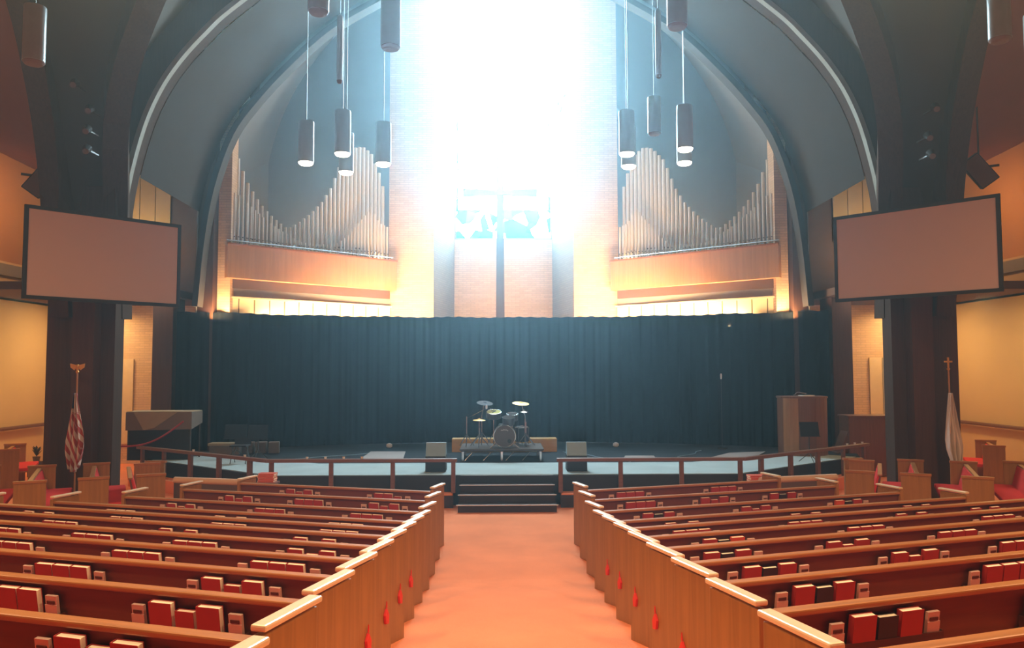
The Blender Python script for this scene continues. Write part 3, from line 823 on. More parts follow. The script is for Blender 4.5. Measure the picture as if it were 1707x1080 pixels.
# ribbons tied on the aisle ends
rb = None
for sg, px in ((-1, [(692, 954), (675, 976), (653, 1009), (625, 1048)]), (1, [(1006, 937), (1026, 956), (1050, 981), (1082, 1013), (1124, 1055)])):
    for i, (x, y) in enumerate(px):
        k = (5 if sg < 0 else 4) + i
        p = Vector(PZ[(sg, k)]) + Matrix.Rotation(sg * math.radians(17.5), 3, 'Z') @ Vector((-sg * .012, -.12, .47))
        if rb is None:
            b = MB(); b.prism([(0, 0, 0), (0, .035, -.06), (0, .028, -.13), (0, -.02, -.12), (0, -.035, -.05)], (-.012, 0, 0), (.012, 0, 0))
            b.prism([(0, -.004, 0), (0, .012, 0), (0, .006, .06)], (-.006, 0, 0), (.006, 0, 0))
            rb = b.build('ribbon_tag', RIBBON, bevel=.004); o = rb
        else:
            o = rb.copy(); COL.objects.link(o)
        o.location = p; o.rotation_euler.z = sg * math.radians(17.5)
        tag(o, 'small red ribbon hanging on the aisle end of the %s pew, %s block' % (ORD[k], 'left' if sg < 0 else 'right'), 'ribbon', 'red ribbons on the aisle ends')

# ---------------------------------------------------------------- side pews beyond the side aisles
def side_pew(sg, p, ang, L, label, sh=0.0):
    t = thing('pew', label, 'pew', p, ang, 'pews in the side blocks')
    # local: y along the pew (away), x*(-sg) toward stage centre
    f = -sg
    def pan(y):
        o = MB().box((f * .24, y, .465), (.48, .05, .93)).build('end_panel', OAK_Z, t, bevel=.006)
        MB().box((f * .24, y, .95), (.50, .08, .04)).build('cap', OAK_X, o)
    pan(0); pan(L)
    MB().box((f * (.50 - sh), L / 2, .40), (.50, L - .05, .03)).build('seat', OAK_X, t)
    MB().box((f * (.52 - sh), L / 2, .455), (.52, L - .05, .08)).build('seat_cushion', RED_SEAT, t, bevel=.02)
    pl = [(f * (x - sh), 0, z) for x, z in ((.30, .40), (.27, .40), (.18, .88), (.21, .88))]
    MB().prism(pl, (0, .025, 0), (0, L - .025, 0)).build('backrest', BACK, t)
    pl = [(f * (x - sh), 0, z) for x, z in ((.35, .48), (.30, .48), (.21, .88), (.25, .88))]
    MB().prism(pl, (0, .03, 0), (0, L - .03, 0)).build('back_cushion', RED_SEAT, t, bevel=.01)
    MB().box((f * (.20 - sh), L / 2, .90), (.08, L - .05, .035)).build('top_rail', OAK_X, t, bevel=.008)
    return t
for sg, nm in ((-1, 'left'), (1, 'right')):
    ang = math.radians(26) * (-sg)
    for i, (bx, by, L) in enumerate([(6.72, 14.35, 1.9), (7.55, 13.95, 2.4), (8.40, 13.5, 2.5), (9.30, 13.1, 2.9), (10.2, 12.7, 3.4), (10.5, 18.35, 1.6), (12.2, 19.0, 1.6)]):
        side_pew(sg, (sg * bx, by, 0), ang, L, 'angled pew with bright red cushions, %s from the stage in the %s side block' % (ORD[i], nm) if i < 5 else 'angled pew far back by the %s cream wall, %s' % (nm, 'nearer the column' if i == 5 else 'farther from the column'), .30 if i == 0 else 0)
    # front pew as a low screen with padded top; shade below painted dark
    P0 = Vector((sg * 6.18, 14.72, 0)); P1 = Vector((sg * 4.60, 14.30, 0)); d = P1 - P0; a = math.atan2(d.y, d.x); c = (P0 + P1) / 2
    t = thing('front_pew_screen', 'low front pew with a rolled beige pad on top, shade below painted dark, %s side' % nm, 'screen', (c.x, c.y, 0), a)
    MB().box((0, 0, .39), (d.length, .06, .76)).build('panel', DRUMSHELL, t)
    MB().box((0, -.02, .2), (d.length, .3, .4)).build('kneeler', RED_SEAT, t, bevel=.02)
    MB().tube([(-d.length / 2, 0, .82), (d.length / 2, 0, .82)], .06, 12).build('pad', PADBEIGE, t, smooth=True)
    # modesty panels (small oak blocks beside it)
    for (px, py, Y, lb) in (((250, 772, 16.3, 'tall')), ):
        x = 6.9 + .35
        t = thing('pew_end_post', 'short oak end panel standing behind the angled front pew, %s side' % nm, 'panel', (sg * 7.35, 16.6, 0), 0)
        MB().box((0, 0, .46), (.36, .06, .92)).build('panel', OAK_Z, t); MB().box((0, 0, .94), (.42, .1, .04)).build('cap', OAK_X, t)

# stacks of books on a stand by the first pews
for sg, nm, px, py in ((-1, 'left', 446, 803), (1, 'right', 1261, 806)):
    p = at(px, py, 15.3)
    t = thing('book_stand', 'narrow wooden stand behind the outer end of the first %s pew' % nm, 'stand', (p.x, p.y, 0))
    MB().box((0, 0, p.z - .02), (.40, .3, .04)).build('top', RAILWOOD, t)
    MB().box((0, 0, (p.z - .04) / 2), (.1, .1, p.z - .04)).build('column', RAILWOOD, t); MB().box((0, 0, .015), (.3, .26, .03)).build('foot', RAILWOOD, t)
    for i in range(4):
        b = MB(); w, h, th_ = .32, .22, .042
        b.box((0, 0, .0025), (w, h, .005), mat=ORBOOK); b.box((0, 0, th_ - .0025), (w, h, .005), mat=ORBOOK); b.box((0, h / 2 - .003, th_ / 2), (w, .006, th_), mat=ORBOOK)
        b.box((0, 0, th_ / 2), (w - .01, h - .012, th_ - .01), mat=PAPER)
        b.box((0, -h / 2 + .003, th_ / 2), (w * .9, .006, th_ * .55), mat=ORBOOK)
        o = b.build('hymnal', None, loc=(p.x + random.uniform(-.01, .01), p.y, p.z + i * th_ + .0005 * i))
        tag(o, 'orange-red book, %s of the four stacked by the first %s pew' % (['lowest', 'second from the bottom', 'third from the bottom', 'topmost'][i], nm), 'book', 'stacked orange-red books')

# ---------------------------------------------------------------- flags
for sg, nm, x, ytop, finy in ((-1, 'us', 127, 655, 600), (1, 'white', 1582, 655, 595)):
    Y = 16.3
    base = at(x + (-2 if sg < 0 else 8), 790, Y); top = at(x + (2 if sg < 0 else -1), finy + 22, Y)
    z0 = 0; bx = base.x
    lab = 'red and white striped flag hanging furled on a pole before the left column' if sg < 0 else 'white flag hanging furled on a pole before the right column'
    t = thing('flag', lab, 'flag', (bx, Y, 0))
    MB().lathe([(.16, 0), (.16, .03), (.06, .06), (.03, .12), (.03, .2)]).build('stand', BRASS, t, smooth=True)
    tx = top.x - bx
    MB().tube([(0, 0, .1), (tx, 0, top.z)], .018, 8).build('pole', PULPIT_L, t)
    if sg < 0:
        b = MB(); c = Vector((tx, 0, top.z))
        b.lathe([(.02, 0), (.035, .03), (.02, .06), (.03, .09), (.04, .13), (.02, .18)], c, 10)
        b.prism([(0, 0, .16), (.15, 0, .20), (.14, 0, .12), (.06, 0, .06)], c - Vector((0, .01, 0)), c + Vector((0, .01, 0)))
        b.prism([(0, 0, .16), (-.15, 0, .20), (-.14, 0, .12), (-.06, 0, .06)], c - Vector((0, .01, 0)), c + Vector((0, .01, 0)))
        b.build('eagle_finial', BRASS, t)
    else:
        b = MB(); c = Vector((tx, 0, top.z)); b.lathe([(.02, 0), (.035, .03), (.015, .05)], c, 10)
        b.box(c + Vector((0, 0, .15)), (.035, .02, .24)); b.box(c + Vector((0, 0, .18)), (.17, .02, .035)); b.build('cross_finial', BRASS, t)
    # cloth : folded sheet hanging from the pole top
    zt_ = at(x, ytop, Y).z; zb_ = at(x, 780, Y).z
    rows = []; nz, nu = 40, 60; uvs = []
    for i in range(nz + 1):
        v = i / nz; z = lerp(zt_, zb_, v)
        wd = (.06 + .30 * min(1, v * 1.6) * (1 if v < .75 else 1 - .55 * (v - .75) / .25)) * (1.0 if sg < 0 else .95)
        r = []
        for j in range(nu + 1):
            u = j / nu
            dx = (u - .5) * wd + lerp(tx, tx * .3, v) + (.0 if sg < 0 else .05 * v)
            dy = -.05 + .055 * math.sin(u * 19 + v * 3.5) * (.4 + v) + .02 * math.sin(u * 43)
            dz = -.10 * math.sin(u * PI * 1.3) * v + (.05 * math.sin(u * 6) * v)
            r.append((dx, dy, z + dz)); uvs.append((u, 1 - v))
        rows.append(r)
    cl = MB().grid(rows).build('cloth', FLAGUS if sg < 0 else FLAGW, t, smooth=True)
    uvl = cl.data.uv_layers.new(name='UVMap')
    for lp in cl.data.loops:
        u, v = uvs[lp.vertex_index]; uvl.data[lp.index].uv = ((u * .9 + v * .8) % 1.0 if v < .75 else u, v)
    cl.modifiers.new('s', 'SOLIDIFY').thickness = .004

# ---------------------------------------------------------------- pendants
def make_pendant(loc, on, label, ceil=13.2, r=.15, h=.8, d=0.0):
    t = thing('pendant_lamp', label, 'lamp', loc, 0, 'cylindrical pendant lamps')
    MB().lathe([(r, 0), (r, h), (r * .96, h + .02), (.03, h + .05), (.02, h + .06)], seg=28).build('cylinder', METAL_LAMP, t, smooth=True)
    MB().lathe([(r * .5, -.055), (r * .8, -.04), (r * .95, -.012), (r * .97, .0)], seg=28).build('diffuser' if on else 'inner_baffle', LAMP_ON if on else METAL_DULL, t)  # bulges below the rim so the lit disc looks thicker, standing in for bloom
    MB().tube([(0, 0, h + .05), (0, 0, ceil - loc[2])], .008, 6).build('stem', METAL_DK, t)
    return t
LIT = [(510, 271, 15.2, 'lit pendant lamp, outermost of the four left of the window'), (571, 256, 14.6, 'lit pendant lamp, highest of the four left of the window'),
       (577, 287, 16.0, 'lit pendant lamp, lowest of the four left of the window'), (639, 273, 15.3, 'lit pendant lamp, nearest the window among the four on its left'),
       (1045, 256, 14.6, 'lit pendant lamp right of the window, upper of the inner two'), (1048, 277, 15.6, 'lit pendant lamp right of the window, lower of the inner two'),
       (1142, 248, 14.4, 'lit pendant lamp right of the window, upper of the outer two'), (1141, 271, 15.3, 'lit pendant lamp right of the window, lower of the outer two')]
for px, py, Y, lb in LIT:
    p = at(px, py, Y)
    make_pendant(p, True, lb)
    area('pendant_bulb', (p.x, p.y, p.z - .02), (p.x, p.y, 0), .26, 60, WARM)
OFF = [(531, 19, 11.2, 'unlit dark pendant lamp at the top, outer of the two left of the window'), (651, 78, 11.6, 'unlit dark pendant lamp at the top, just left of the window'),
       (1129, 43, 11.2, 'unlit dark pendant lamp high up, just right of the window'), (56, 103, 11.2, 'unlit dark pendant lamp high above the left side wall'),
       (1667, 65, 10.8, 'unlit dark pendant lamp high above the right side wall, inner one'), (1728, 112, 11.4, 'unlit dark pendant lamp at the right edge, partly seen'),
       (1091, 222, 17.2, 'unlit dark pendant lamp between the two lit pairs on the right'), (1098, 125, 13.0, 'unlit dark pendant lamp on a thin stem right of the window'),
       (566, 134, 13.2, 'unlit dark pendant lamp on a thin stem left of the window')]
for px, py, Y, lb in OFF:
    if py in (125, 134): make_pendant(at(px, py, Y), False, lb, r=.05, h=1.1)
    else: make_pendant(at(px, py, Y), False, lb)
for i, (x, y) in enumerate(NAVE):
    area('nave_lamp', (x, y, 7.4), (x, y, 0), .5, 150, WARM)

# stage spotlights clamped on the columns
for sg, nm, pts in ((-1, 'left', [(123, 140), (148, 183), (144, 217), (144, 250)]), (1, 'right', [(1560, 180), (1549, 228), (1553, 258)])):
    for i, (px, py) in enumerate(pts):
        p = at(px, py, 15.9)
        t = thing('spotlight', 'small dark spotlight on the %s column, %s from the top' % (nm, ORD[i]), 'spotlight', p, 0, 'spotlights on the columns')
        Mx = Matrix.Rotation(math.radians(-60), 3, 'X') @ Matrix.Rotation(.3 * sg, 3, 'Y')
        MB().lathe([(.06, -.12), (.07, .0), (.09, .14)], M=Mx, seg=14).build('can', METAL_DK, t, smooth=True)
        MB().lathe([(.078, .141), (.078, .145)], M=Mx, seg=14).build('lens', WHITE, t)
        MB().box((0, .22, .02), (.03, .5, .03)).build('bracket', METAL_DK, t)
# hanging loudspeakers
for sg, nm, px, py in ((-1, 'left', 70, 300), (1, 'right', 1632, 285)):
    p = at(px, py, 17.5)
    t = thing('loudspeaker', 'black loudspeaker box hung beside the %s column head, tilted' % nm, 'loudspeaker', p, sg * -.6)
    Mx = Matrix.Rotation(math.radians(35) * sg * -1, 3, 'Y') @ Matrix.Rotation(math.radians(15), 3, 'X')
    MB().box((0, 0, 0), (.42, .4, .75), M=Mx).build('cabinet', BLACK, t, bevel=.02)
    MB().box(Mx @ Vector((0, -.205, 0)), (.38, .015, .7), M=Mx).build('grille', METAL_DULL, t)
    MB().box((-sg * .35, .1, .1), (1.5, .05, .05)).build('bracket', METAL_DK, t)
    MB().tube([(0, .05, 0), (0, .05, 1.75)], .02, 8).build('hanger_rod', METAL_DK, t)
# ceiling lights under the balcony soffit by the screens
for i, (px, py, nm) in enumerate(((213, 514, 'left'), (258, 516, 'left'), (1425, 509, 'right'), (1477, 508, 'right'))):
    p = at(px, py, 21.2)
    o = MB().lathe([(.16, 0), (.16, .05)], seg=20).build('ceiling_light', LAMP_ON, loc=(p.x, p.y, 4.80))
    tag(o, 'round lit ceiling light in the %s alcove, %s' % (nm, 'farther from the stage' if i in (0, 3) else 'nearer the stage'), 'ceiling light', 'alcove ceiling lights')

# ---------------------------------------------------------------- things on the stage
ST = SZ + .013
# drum riser
r = thing('drum_riser', 'low grey platform at centre stage under the drum kit', 'platform', (-.10, 19.85, SZ))
MB().box((.0, 0, .285), (2.05, 1.5, .04)).build('deck', M_carpet('riser_carpet', (.13, .11, .10)), r)
MB().box((.0, 0, .255), (2.0, 1.46, .03)).build('frame', BLACK, r)
for x in (-.95, 0, .95):
    for y in (-.65, .65):
        MB().box((x, y, .12), (.05, .05, .24)).build('leg', CHROME, r)
for i, x in enumerate((-.8, -.35, .2, .6)):
    MB().tube([(x - .1, -.72, .02), (x + .1, -.70, .23)], .008, 6).build('brace', CHROME, r)
o = MB().box((0, 0, .18), (2.85, .4, .36)).build('wooden_box', FLOORWOOD, loc=(-.02, 21.5, SZ), bevel=.01)
tag(o, 'long low yellow-brown wooden box behind the drum riser', 'box')

RT = SZ + .305
def tripod(t, x, y, h, spread=.24, boom=None):
    for k in range(3):
        a = k * 2 * PI / 3 + .5
        MB().tube([(x + spread * math.cos(a), y + spread * math.sin(a), .01), (x, y, .32)], .012, 6).build('leg', CHROME, t)
    MB().tube([(x, y, .18), (x, y, h)], .014, 8).build('pole', CHROME, t)
DY = 19.85
# bass drum
t = thing('bass_drum', 'brown-fronted bass drum at the centre of the drum kit', 'drum', (-.03, DY - .3, RT))
Rx = Matrix.Rotation(PI / 2, 3, 'X')
MB().lathe([(.27, -.22), (.28, -.2), (.28, .2), (.27, .22)], (0, .0, .285), 32, M=Rx).build('shell', DRUMSHELL, t, smooth=True)
MB().lathe([(.262, 0), (.262, .006)], (0, -.222, .285), 32, M=Rx).build('front_head', DRUMFRONT, t)
MB().tube([(.272 * math.cos(a * PI / 16), -.222, .285 + .272 * math.sin(a * PI / 16)) for a in range(33)], .014, 6).build('hoop', CHROME, t)
b = MB(); b.tube([(-.09 + .018 * i, -.232, .445 + .012 * math.sin(i * 1.9) - .0008 * (i - 5) ** 2) for i in range(11)], .006, 5); b.build('maker_lettering', WHITE, t)
b = MB(); b.lathe([(.05, 0), (.05, .004)], (.12, -.232, .17), 16, M=Rx); b.build('port', BLACK, t)
for s_ in (-1, 1): MB().tube([(s_ * .2, -.12, .12), (s_ * .36, -.3, .0)], .01, 6).build('spur', CHROME, t)
for (x, z, rr, hh, nm_) in ((.10, .66, .15, .18, 'mounted_tom'), (.10, .0, 0, 0, None)):
    if nm_:
        Mx = Matrix.Rotation(math.radians(18), 3, 'X')
        o = MB().lathe([(rr, 0), (rr, hh)], (x, .02, z - hh / 2), 24, M=Mx).build(nm_, DRUMSHELL, t, smooth=True)
        MB().lathe([(rr * .98, hh), (rr * .98, hh + .004)], (x, .02, z - hh / 2), 24, M=Mx).build('head', TOMHEAD, o)
        MB().tube([(x, .02, z - hh / 2), (x - .05, .02, .55)], .015, 8).build('tom_mount', CHROME, t)
# snare / big pale head
def drum(name, x, y, z, rr, hh, tilt, label, headmat, shell=DRUMSHELL, mark=False):
    t = thing(name, label, 'drum', (x, y, RT))
    tripod(t, 0, 0, z - RT - hh * .6, .2)
    Mx = Matrix.Rotation(math.radians(tilt), 3, 'X')
    c = Vector((0, 0, z - RT))
    MB().lathe([(rr, -hh), (rr, 0)], c, 28, M=Mx).build('shell', shell, t, smooth=True)
    o = MB().lathe([(rr * .97, 0), (rr * .97, .005)], c, 28, M=Mx).build('head', headmat, t)
    MB().tube([c + Mx @ Vector((rr * math.cos(a * PI / 14), rr * math.sin(a * PI / 14), .002)) for a in range(29)], .011, 6).build('rim', CHROME, t)
    if mark:
        b = MB()
        for (x0, y0, x1, y1) in ((-.06, .05, .05, .06), (.05, .06, .0, -.01), (0, -.01, -.03, -.07)):
            b.tube([c + Mx @ Vector((x0, y0, .008)), c + Mx @ Vector((x1, y1, .008))], .013, 5)
        b.build('printed_mark', BLACK, o)
    for a in range(6):
        an = a * PI / 3
        MB().tube([c + Mx @ Vector((rr * 1.03 * math.cos(an), rr * 1.03 * math.sin(an), 0)), c + Mx @ Vector((rr * 1.03 * math.cos(an), rr * 1.03 * math.sin(an), -hh))], .007, 5).build('tension_rod', CHROME, t)
    return t
drum('snare_drum', -.30, DY + .18, 1.77, .19, .15, 16, 'drum with a pale yellow marked head, tilted, left in the kit', DRUMHEAD, mark=True)
drum('tom_drum', .17, DY + .1, 1.72, .14, .16, 14, 'small dark drum behind the bass drum, upper right in the kit', TOMHEAD)
drum('floor_tom', .42, DY + .25, 1.38, .17, .36, 4, 'deep black floor drum at the right of the kit', TOMHEAD, BLACK)
def cymbal(x, y, z, rr, tilt, label, mat, name='cymbal_stand', foot=(0, 0)):
    t = thing(name, label, 'cymbal', (x + foot[0], y + foot[1], RT))
    fx, fy = -foot[0], -foot[1]
    tripod(t, 0, 0, (z - RT) * .7, .26)
    MB().tube([(0, 0, (z - RT) * .68), (fx, fy, z - RT + .05)], .009, 6).build('boom', CHROME, t)
    Mx = Matrix.Rotation(math.radians(tilt), 3, 'X') @ Matrix.Rotation(math.radians(tilt * .4), 3, 'Y')
    MB().lathe([(.012, .030), (.035, .026), (.05, .008), (rr, -.012), (rr, -.015), (.05, .004), (.03, .02), (.01, .025)], (fx, fy, z - RT), 32, M=Mx).build('cymbal', mat, t, smooth=True)
cymbal(-.53, DY + .38, 2.0, .21, 14, 'dark cymbal on a stand, upper left of the drum kit', BRONZE, foot=(-.08, .05))
cymbal(.39, DY + .1, 2.0, .215, 10, 'brassy cymbal on a stand, upper right of the drum kit', BRASS, foot=(.1, .0))
cymbal(-.66, DY - .22, 1.60, .16, 3, 'hi-hat cymbals on a low stand at the left edge of the kit', BRASS, 'hi_hat')
cymbal(.46, DY - .2, 1.80, .13, 2, 'small pale cymbal on a stand below the brassy one', CHROME, foot=(.05, .1))
t = thing('microphone_stand', 'chrome boom stand with microphone over the left of the drum kit', 'microphone stand', (-.98, DY - .1, RT))
tripod(t, 0, 0, .75, .2); MB().tube([(0, 0, .7), (.50, -.08, .96)], .008, 6).build('boom', CHROME, t)
MB().lathe([(.02, 0), (.028, .05), (.02, .1)], (.50, -.08, .94), 10).build('microphone', WHITE, t)
t = thing('drum_stool', 'round black stool behind the bass drum', 'stool', (-.02, DY + .5, RT))
MB().lathe([(.16, 0), (.17, .03), (.17, .08), (.15, .1)], (0, 0, .42), 20).build('seat', BLACK, t, smooth=True); tripod(t, 0, 0, .42, .2)

# floor monitors
for px, nm in ((727, 'left'), (961, 'right')):
    p = at(px, 786, 17.3)
    t = thing('stage_monitor', 'black stage monitor box with pale grey upper face, %s of the steps' % nm, 'speaker', (p.x, 17.35, ST))
    w = .44
    MB().prism([(0, -.22, 0), (0, .22, 0), (0, .20, .36), (0, -.22, .33)], (-w / 2, 0, 0), (w / 2, 0, 0)).build('cabinet', BLACK, t, bevel=.01)
    MB().prism([(0, -.20, .335), (0, .15, .362), (0, .02, .62), (0, -.05, .62)], (-w / 2, 0, 0), (w / 2, 0, 0)).build('upper_face', GREYPLAS, t, bevel=.008)
    MB().box((0, -.17, .345), (.3, .02, .012)).build('handle', METAL_DK, t)

# music stands
def music_stand(px, py, Y, w, h, label, foot_px=None):
    p = at(px, py, Y)
    t = thing('music_stand', label, 'music stand', (p.x, Y, ST), 0, 'music stands on the stage')
    Mx = Matrix.Rotation(math.radians(-14), 3, 'X')
    zc = p.z - ST
    MB().box((0, 0, zc), (w, .02, h), M=Mx).build('desk', M_plain('stand_black', (.030, .032, .034), .8, spec=.1), t, bevel=.01)
    MB().box((0, -.06, zc - h / 2), (w, .07, .015)).build('ledge', BLACK, t)
    MB().tube([(0, .03, .2), (0, .02, zc)], .014, 8).build('pole', METAL_DK, t)
    for k in range(3):
        a = k * 2 * PI / 3 - PI / 2
        MB().tube([(.25 * math.cos(a), .25 * math.sin(a), .01), (0, .03, .22)], .01, 6).build('leg', METAL_DK, t)
music_stand(393, 719, 20.0, .56, .36, 'black music stand at the left of the stage, outer one of the pair')
music_stand(430, 720, 19.7, .50, .36, 'black music stand at the left of the stage, inner one of the pair')
music_stand(1349, 715, 18.6, .46, .34, 'black music stand before the wooden pulpit')
# thin microphone stand in front of the curtain
p = at(1204, 738, 22.0); q = at(1203, 632, 22.0)
t = thing('microphone_stand', 'tall thin microphone stand before the curtain at the right', 'microphone stand', (p.x, 22.0, SZ))
MB().tube([(0, 0, .02), (0, 0, q.z - SZ)], .012, 8).build('pole', METAL_DK, t); MB().lathe([(.13, 0), (.13, .02), (.02, .03)]).build('base', METAL_DK, t)
MB().lathe([(.02, 0), (.03, .06), (.03, .12), (.02, .16)], (0, 0, q.z - SZ), 10).build('microphone', WHITE, t)

# pulpit (right)
p = at(1352, 745, 19.9)
t = thing('pulpit', 'curved walnut pulpit with lighter front panel, right of the curtain', 'pulpit', (p.x, 20.3, ST))
zt_ = at(1352, 664, 20.0).z - ST
poly = []
for i in range(13):
    a = PI + i / 12 * PI
    poly.append((.58 * math.cos(a), .42 * math.sin(a), 0))
MB().prism(poly + [(.58, .35, 0), (-.58, .35, 0)], (0, 0, 0), (0, 0, zt_)).build('body', PULPIT, t)
MB().prism([(x * 1.04, y * 1.06, 0) for x, y, _ in poly] + [(.6, .38, 0), (-.6, .38, 0)], (0, 0, zt_), (0, 0, zt_ + .05)).build('top', PULPIT, t, bevel=.01)
pl = [(.60 * math.cos(PI + a), .445 * math.sin(PI + a), 0) for a in (.25, .45, .65, .85, 1.05)]
b = MB(); b.grid([[Vector(x) + Vector((0, 0, .0)) for x in pl], [Vector(x) + Vector((0, 0, zt_)) for x in pl]]); b.build('front_panel', PULPIT_L, t, solid=.02)
b = MB(); b.tube([(-.25, .1, zt_ + .05), (-.2, -.1, zt_ + .16), (0, -.2, zt_ + .12)], .012, 6); b.build('gooseneck_microphone', CHROME, t)
o = MB().box((0, 0, .012), (.34, .22, .024), rz=.2).build('open_book', WHITE, loc=(p.x + .05, 20.25, ST + zt_ + .051))
tag(o, 'white papers lying on top of the pulpit', 'papers')
# organ console / desk (right)
p0 = at(1416, 745, 20.6); p1 = at(1492, 745, 20.6); zt_ = at(1450, 694, 20.6).z
t = thing('organ_console', 'brown wooden console beside the right column', 'organ console', ((p0.x + p1.x) / 2, 20.9, 0))
w = p1.x - p0.x
MB().box((0, 0, zt_ / 2), (w, .6, zt_ - .04)).build('cabinet', PULPIT, t, bevel=.01)
MB().box((0, 0, zt_), (w + .06, .66, .045)).build('top', PULPIT, t, bevel=.01)
MB().prism([(-w / 2, 0, zt_ * .75), (-w / 2 - .32, 0, zt_ * .28), (-w / 2 - .32, 0, .64), (-w / 2, 0, .64)], (0, -.25, 0), (0, .2, 0)).build('side_bracket', PULPIT, t)

# covered table at the left with rope
p0 = at(212, 688, 19.7); p1 = at(321, 686, 19.7)
t = thing('covered_table', 'table under a grey-brown cover at the left end of the stage', 'table', ((p0.x + p1.x) / 2, 20.0, 0))
w = p1.x - p0.x; h = (p0.z + p1.z) / 2
MB().box((0, 0, h), (w, .7, .04)).build('top', COVER_L, t, bevel=.01)
b = MB()
b.prism([(-w / 2, -.36, h), (w / 2, -.36, h), (w / 2, -.36, h - .42), (-w / 2, -.36, h - .45)], (0, 0, 0), (0, -.012, 0)); b.build('cover_front', COVER, t)
MB().box((0, -.30, (h - .4 + SZ) / 2), (w - .1, .02, h - .4 - SZ)).build('skirt', BLACK, t)
b = MB(); b.prism([(-w / 2 + .2, -.375, h), (w / 2 - .35, -.375, h), (w / 2 - .9, -.375, h - .38), (-w / 2 + .45, -.375, h - .44)], (0, 0, 0), (0, -.012, 0)); b.build('cover_fold', COVER_L, t)
b = MB(); b.prism([(0, -.36, h), (0, .34, h), (0, .34, h - .3), (0, -.36, h - .42)], (w / 2, 0, 0), (w / 2 + .01, 0, 0)); b.build('cover_side', COVER, t)
for x in (-1, 1):
    for y in (-1, 1):
        o = MB().tube([(x * (w / 2 - .04), y * .3, (SZ if x > 0 or True else 0)), (x * (w / 2 - .04), y * .3, h)], .02, 8).build('leg', METAL_DK, t)
r0 = at(200, 744, 19.2); r1 = at(306, 702, 19.5)
pts = []
for i in range(25):
    u = i / 24; q = r0.lerp(r1, u); q.z -= .32 * math.sin(u * PI) * .6; pts.append(q)
b = MB(); b.tube(pts, .022, 8)
o = b.build('barrier_rope', ROPE, smooth=True); tag(o, 'red rope sagging in front of the covered table', 'rope')
# keyboard-like bench, small cases and cables at the left
p = at(368, 742, 20.6)
t = thing('keyboard', 'pale flat keyboard on a low stand behind the left music stands', 'keyboard', (p.x, 21.0, ST))
MB().box((0, 0, .26), (.85, .35, .07)).build('body', COVER_L, t, bevel=.01)
MB().box((0, 0, .11), (.78, .3, .22)).build('stand', COVER, t)
for i, (px, lb) in enumerate(((402, 'first'), (424, 'second'), (446, 'third'))):
    p = at(px, 750, 20.6)
    o = MB().box((0, 0, .15), (.28, .28, .3), rz=.1 * i).build('equipment_case', COVER, loc=(p.x, 21.2, ST + .0), bevel=.02)
    tag(o, 'small brownish case behind the music stands, %s from the keyboard' % lb, 'case', 'small cases at the left of the stage')
p = at(400, 770, 18.9)
t = thing('folding_chair', 'black folding chair left on the stage behind the slanted rail', 'chair', (p.x, 18.9, ST))
MB().box((0, 0, .42), (.40, .38, .03)).build('seat', BLACK, t, bevel=.01)
MB().box((0, .2, .5), (.40, .02, .16)).build('backrest', BLACK, t, bevel=.01)
for x in (-.18, .18):
    for y in (-.17, .18): MB().tube([(x, y, 0), (x, -y * .3, .42)], .011, 6).build('leg', METAL_DK, t)
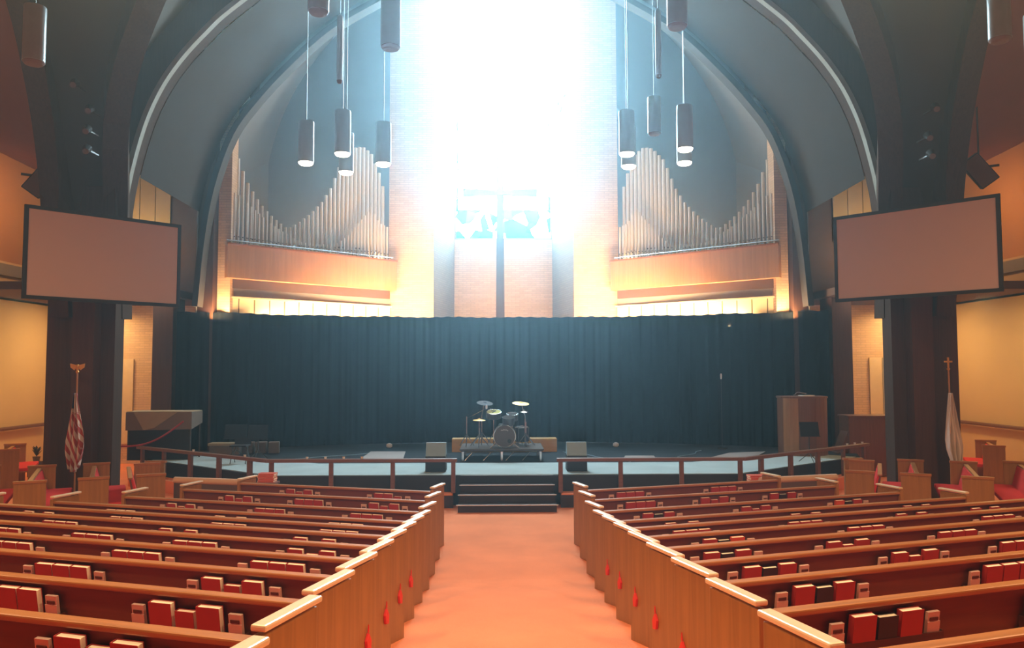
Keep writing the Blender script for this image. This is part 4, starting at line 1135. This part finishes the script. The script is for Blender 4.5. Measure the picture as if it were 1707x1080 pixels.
# pale boards lying on the stage floor
for i, (pts, lb) in enumerate((([(600, 766), (672, 765), (676, 753), (618, 753)], 'pale flat board lying on the stage behind the left rail'),
                               ([(1176, 765), (1256, 764), (1276, 753), (1216, 755)], 'pale flat board lying on the stage behind the right rail'),
                               ([(1040, 764), (1093, 764), (1090, 760), (1042, 760)], 'small pale sheet lying on the stage behind the right rail'))):
    q = []
    for (x, y) in pts:
        dd = (at(x, y, 20.0) - Vector((CX, 0, CZ))); s_ = (ST + .01 - CZ) / dd.z; P = Vector((CX, 0, CZ)) + dd * s_; q.append((P.x, P.y, ST + .001))
    o = MB().prism(q, (0, 0, 0), (0, 0, .02)).build('floor_board' if i < 2 else 'floor_sheet', M_plain('board_grey', (.34, .29, .26), .7))
    tag(o, lb, 'board')
for i, (px, py, nm) in enumerate(((655, 738, 'left of the drum kit'), (1024, 739, 'right of the drum kit'))):
    dd = at(px, py, 20.0) - Vector((CX, 0, CZ)); s_ = (SZ + .07 - CZ) / dd.z; P = Vector((CX, 0, CZ)) + dd * s_
    o = MB().lathe([(.05, 0), (.09, .04), (.08, .1), (.03, .13)], seg=14).build('floor_lamp_can', WHITE, loc=(P.x, min(P.y, 22.6), SZ), smooth=True)
    tag(o, 'small pale round can on the stage floor %s' % nm, 'can')
# cables on the stage
for i, (a_, b_, lb) in enumerate((((-5.6, 19.5), (-3.2, 21.3), 'at the left behind the music stands'), ((3.0, 18.9), (1.6, 21.2), 'right of the drum riser'), ((3.9, 19.0), (5.4, 21.4), 'at the right before the curtain'))):
    pts = [(lerp(a_[0], b_[0], u / 12) + .08 * math.sin(u), lerp(a_[1], b_[1], u / 12), SZ + .012) for u in range(13)]
    o = MB().tube(pts, .011, 6).build('cable', GREYPLAS, smooth=True); tag(o, 'thin grey cable lying across the stage %s' % lb, 'cable', 'cables on the stage')
# small plants at the cream walls
for sg, nm, px, py in ((-1, 'left', 61, 757), (1, 'right', 1652, 757)):
    p = at(px, py, 21.5)
    t = thing('potted_plant', 'small dark potted plant on a pedestal by the %s cream wall' % nm, 'plant', (p.x, p.y, 0))
    MB().box((0, 0, p.z / 2 - .1), (.3, .3, p.z - .2)).build('pedestal', DARKWOOD, t)
    MB().lathe([(.07, p.z - .2), (.1, p.z - .06)], seg=14).build('pot', METAL_DK, t)
    b = MB()
    for i in range(16):
        a = i * 2.4; r_ = .06 + .01 * (i % 4)
        q = Vector((r_ * math.cos(a), r_ * math.sin(a), p.z + .02 + .014 * i * .8))
        b.quad(Vector((0, 0, p.z - .06)), q + Vector((.03 * math.sin(a), -.03 * math.cos(a), 0)), q * 1.0 + Vector((.05 * math.cos(a), .05 * math.sin(a), .05)), q - Vector((.03 * math.sin(a), -.03 * math.cos(a), 0)))
    b.build('leaves', M_plain('dark_leaf', (.03, .035, .02), .6), t)
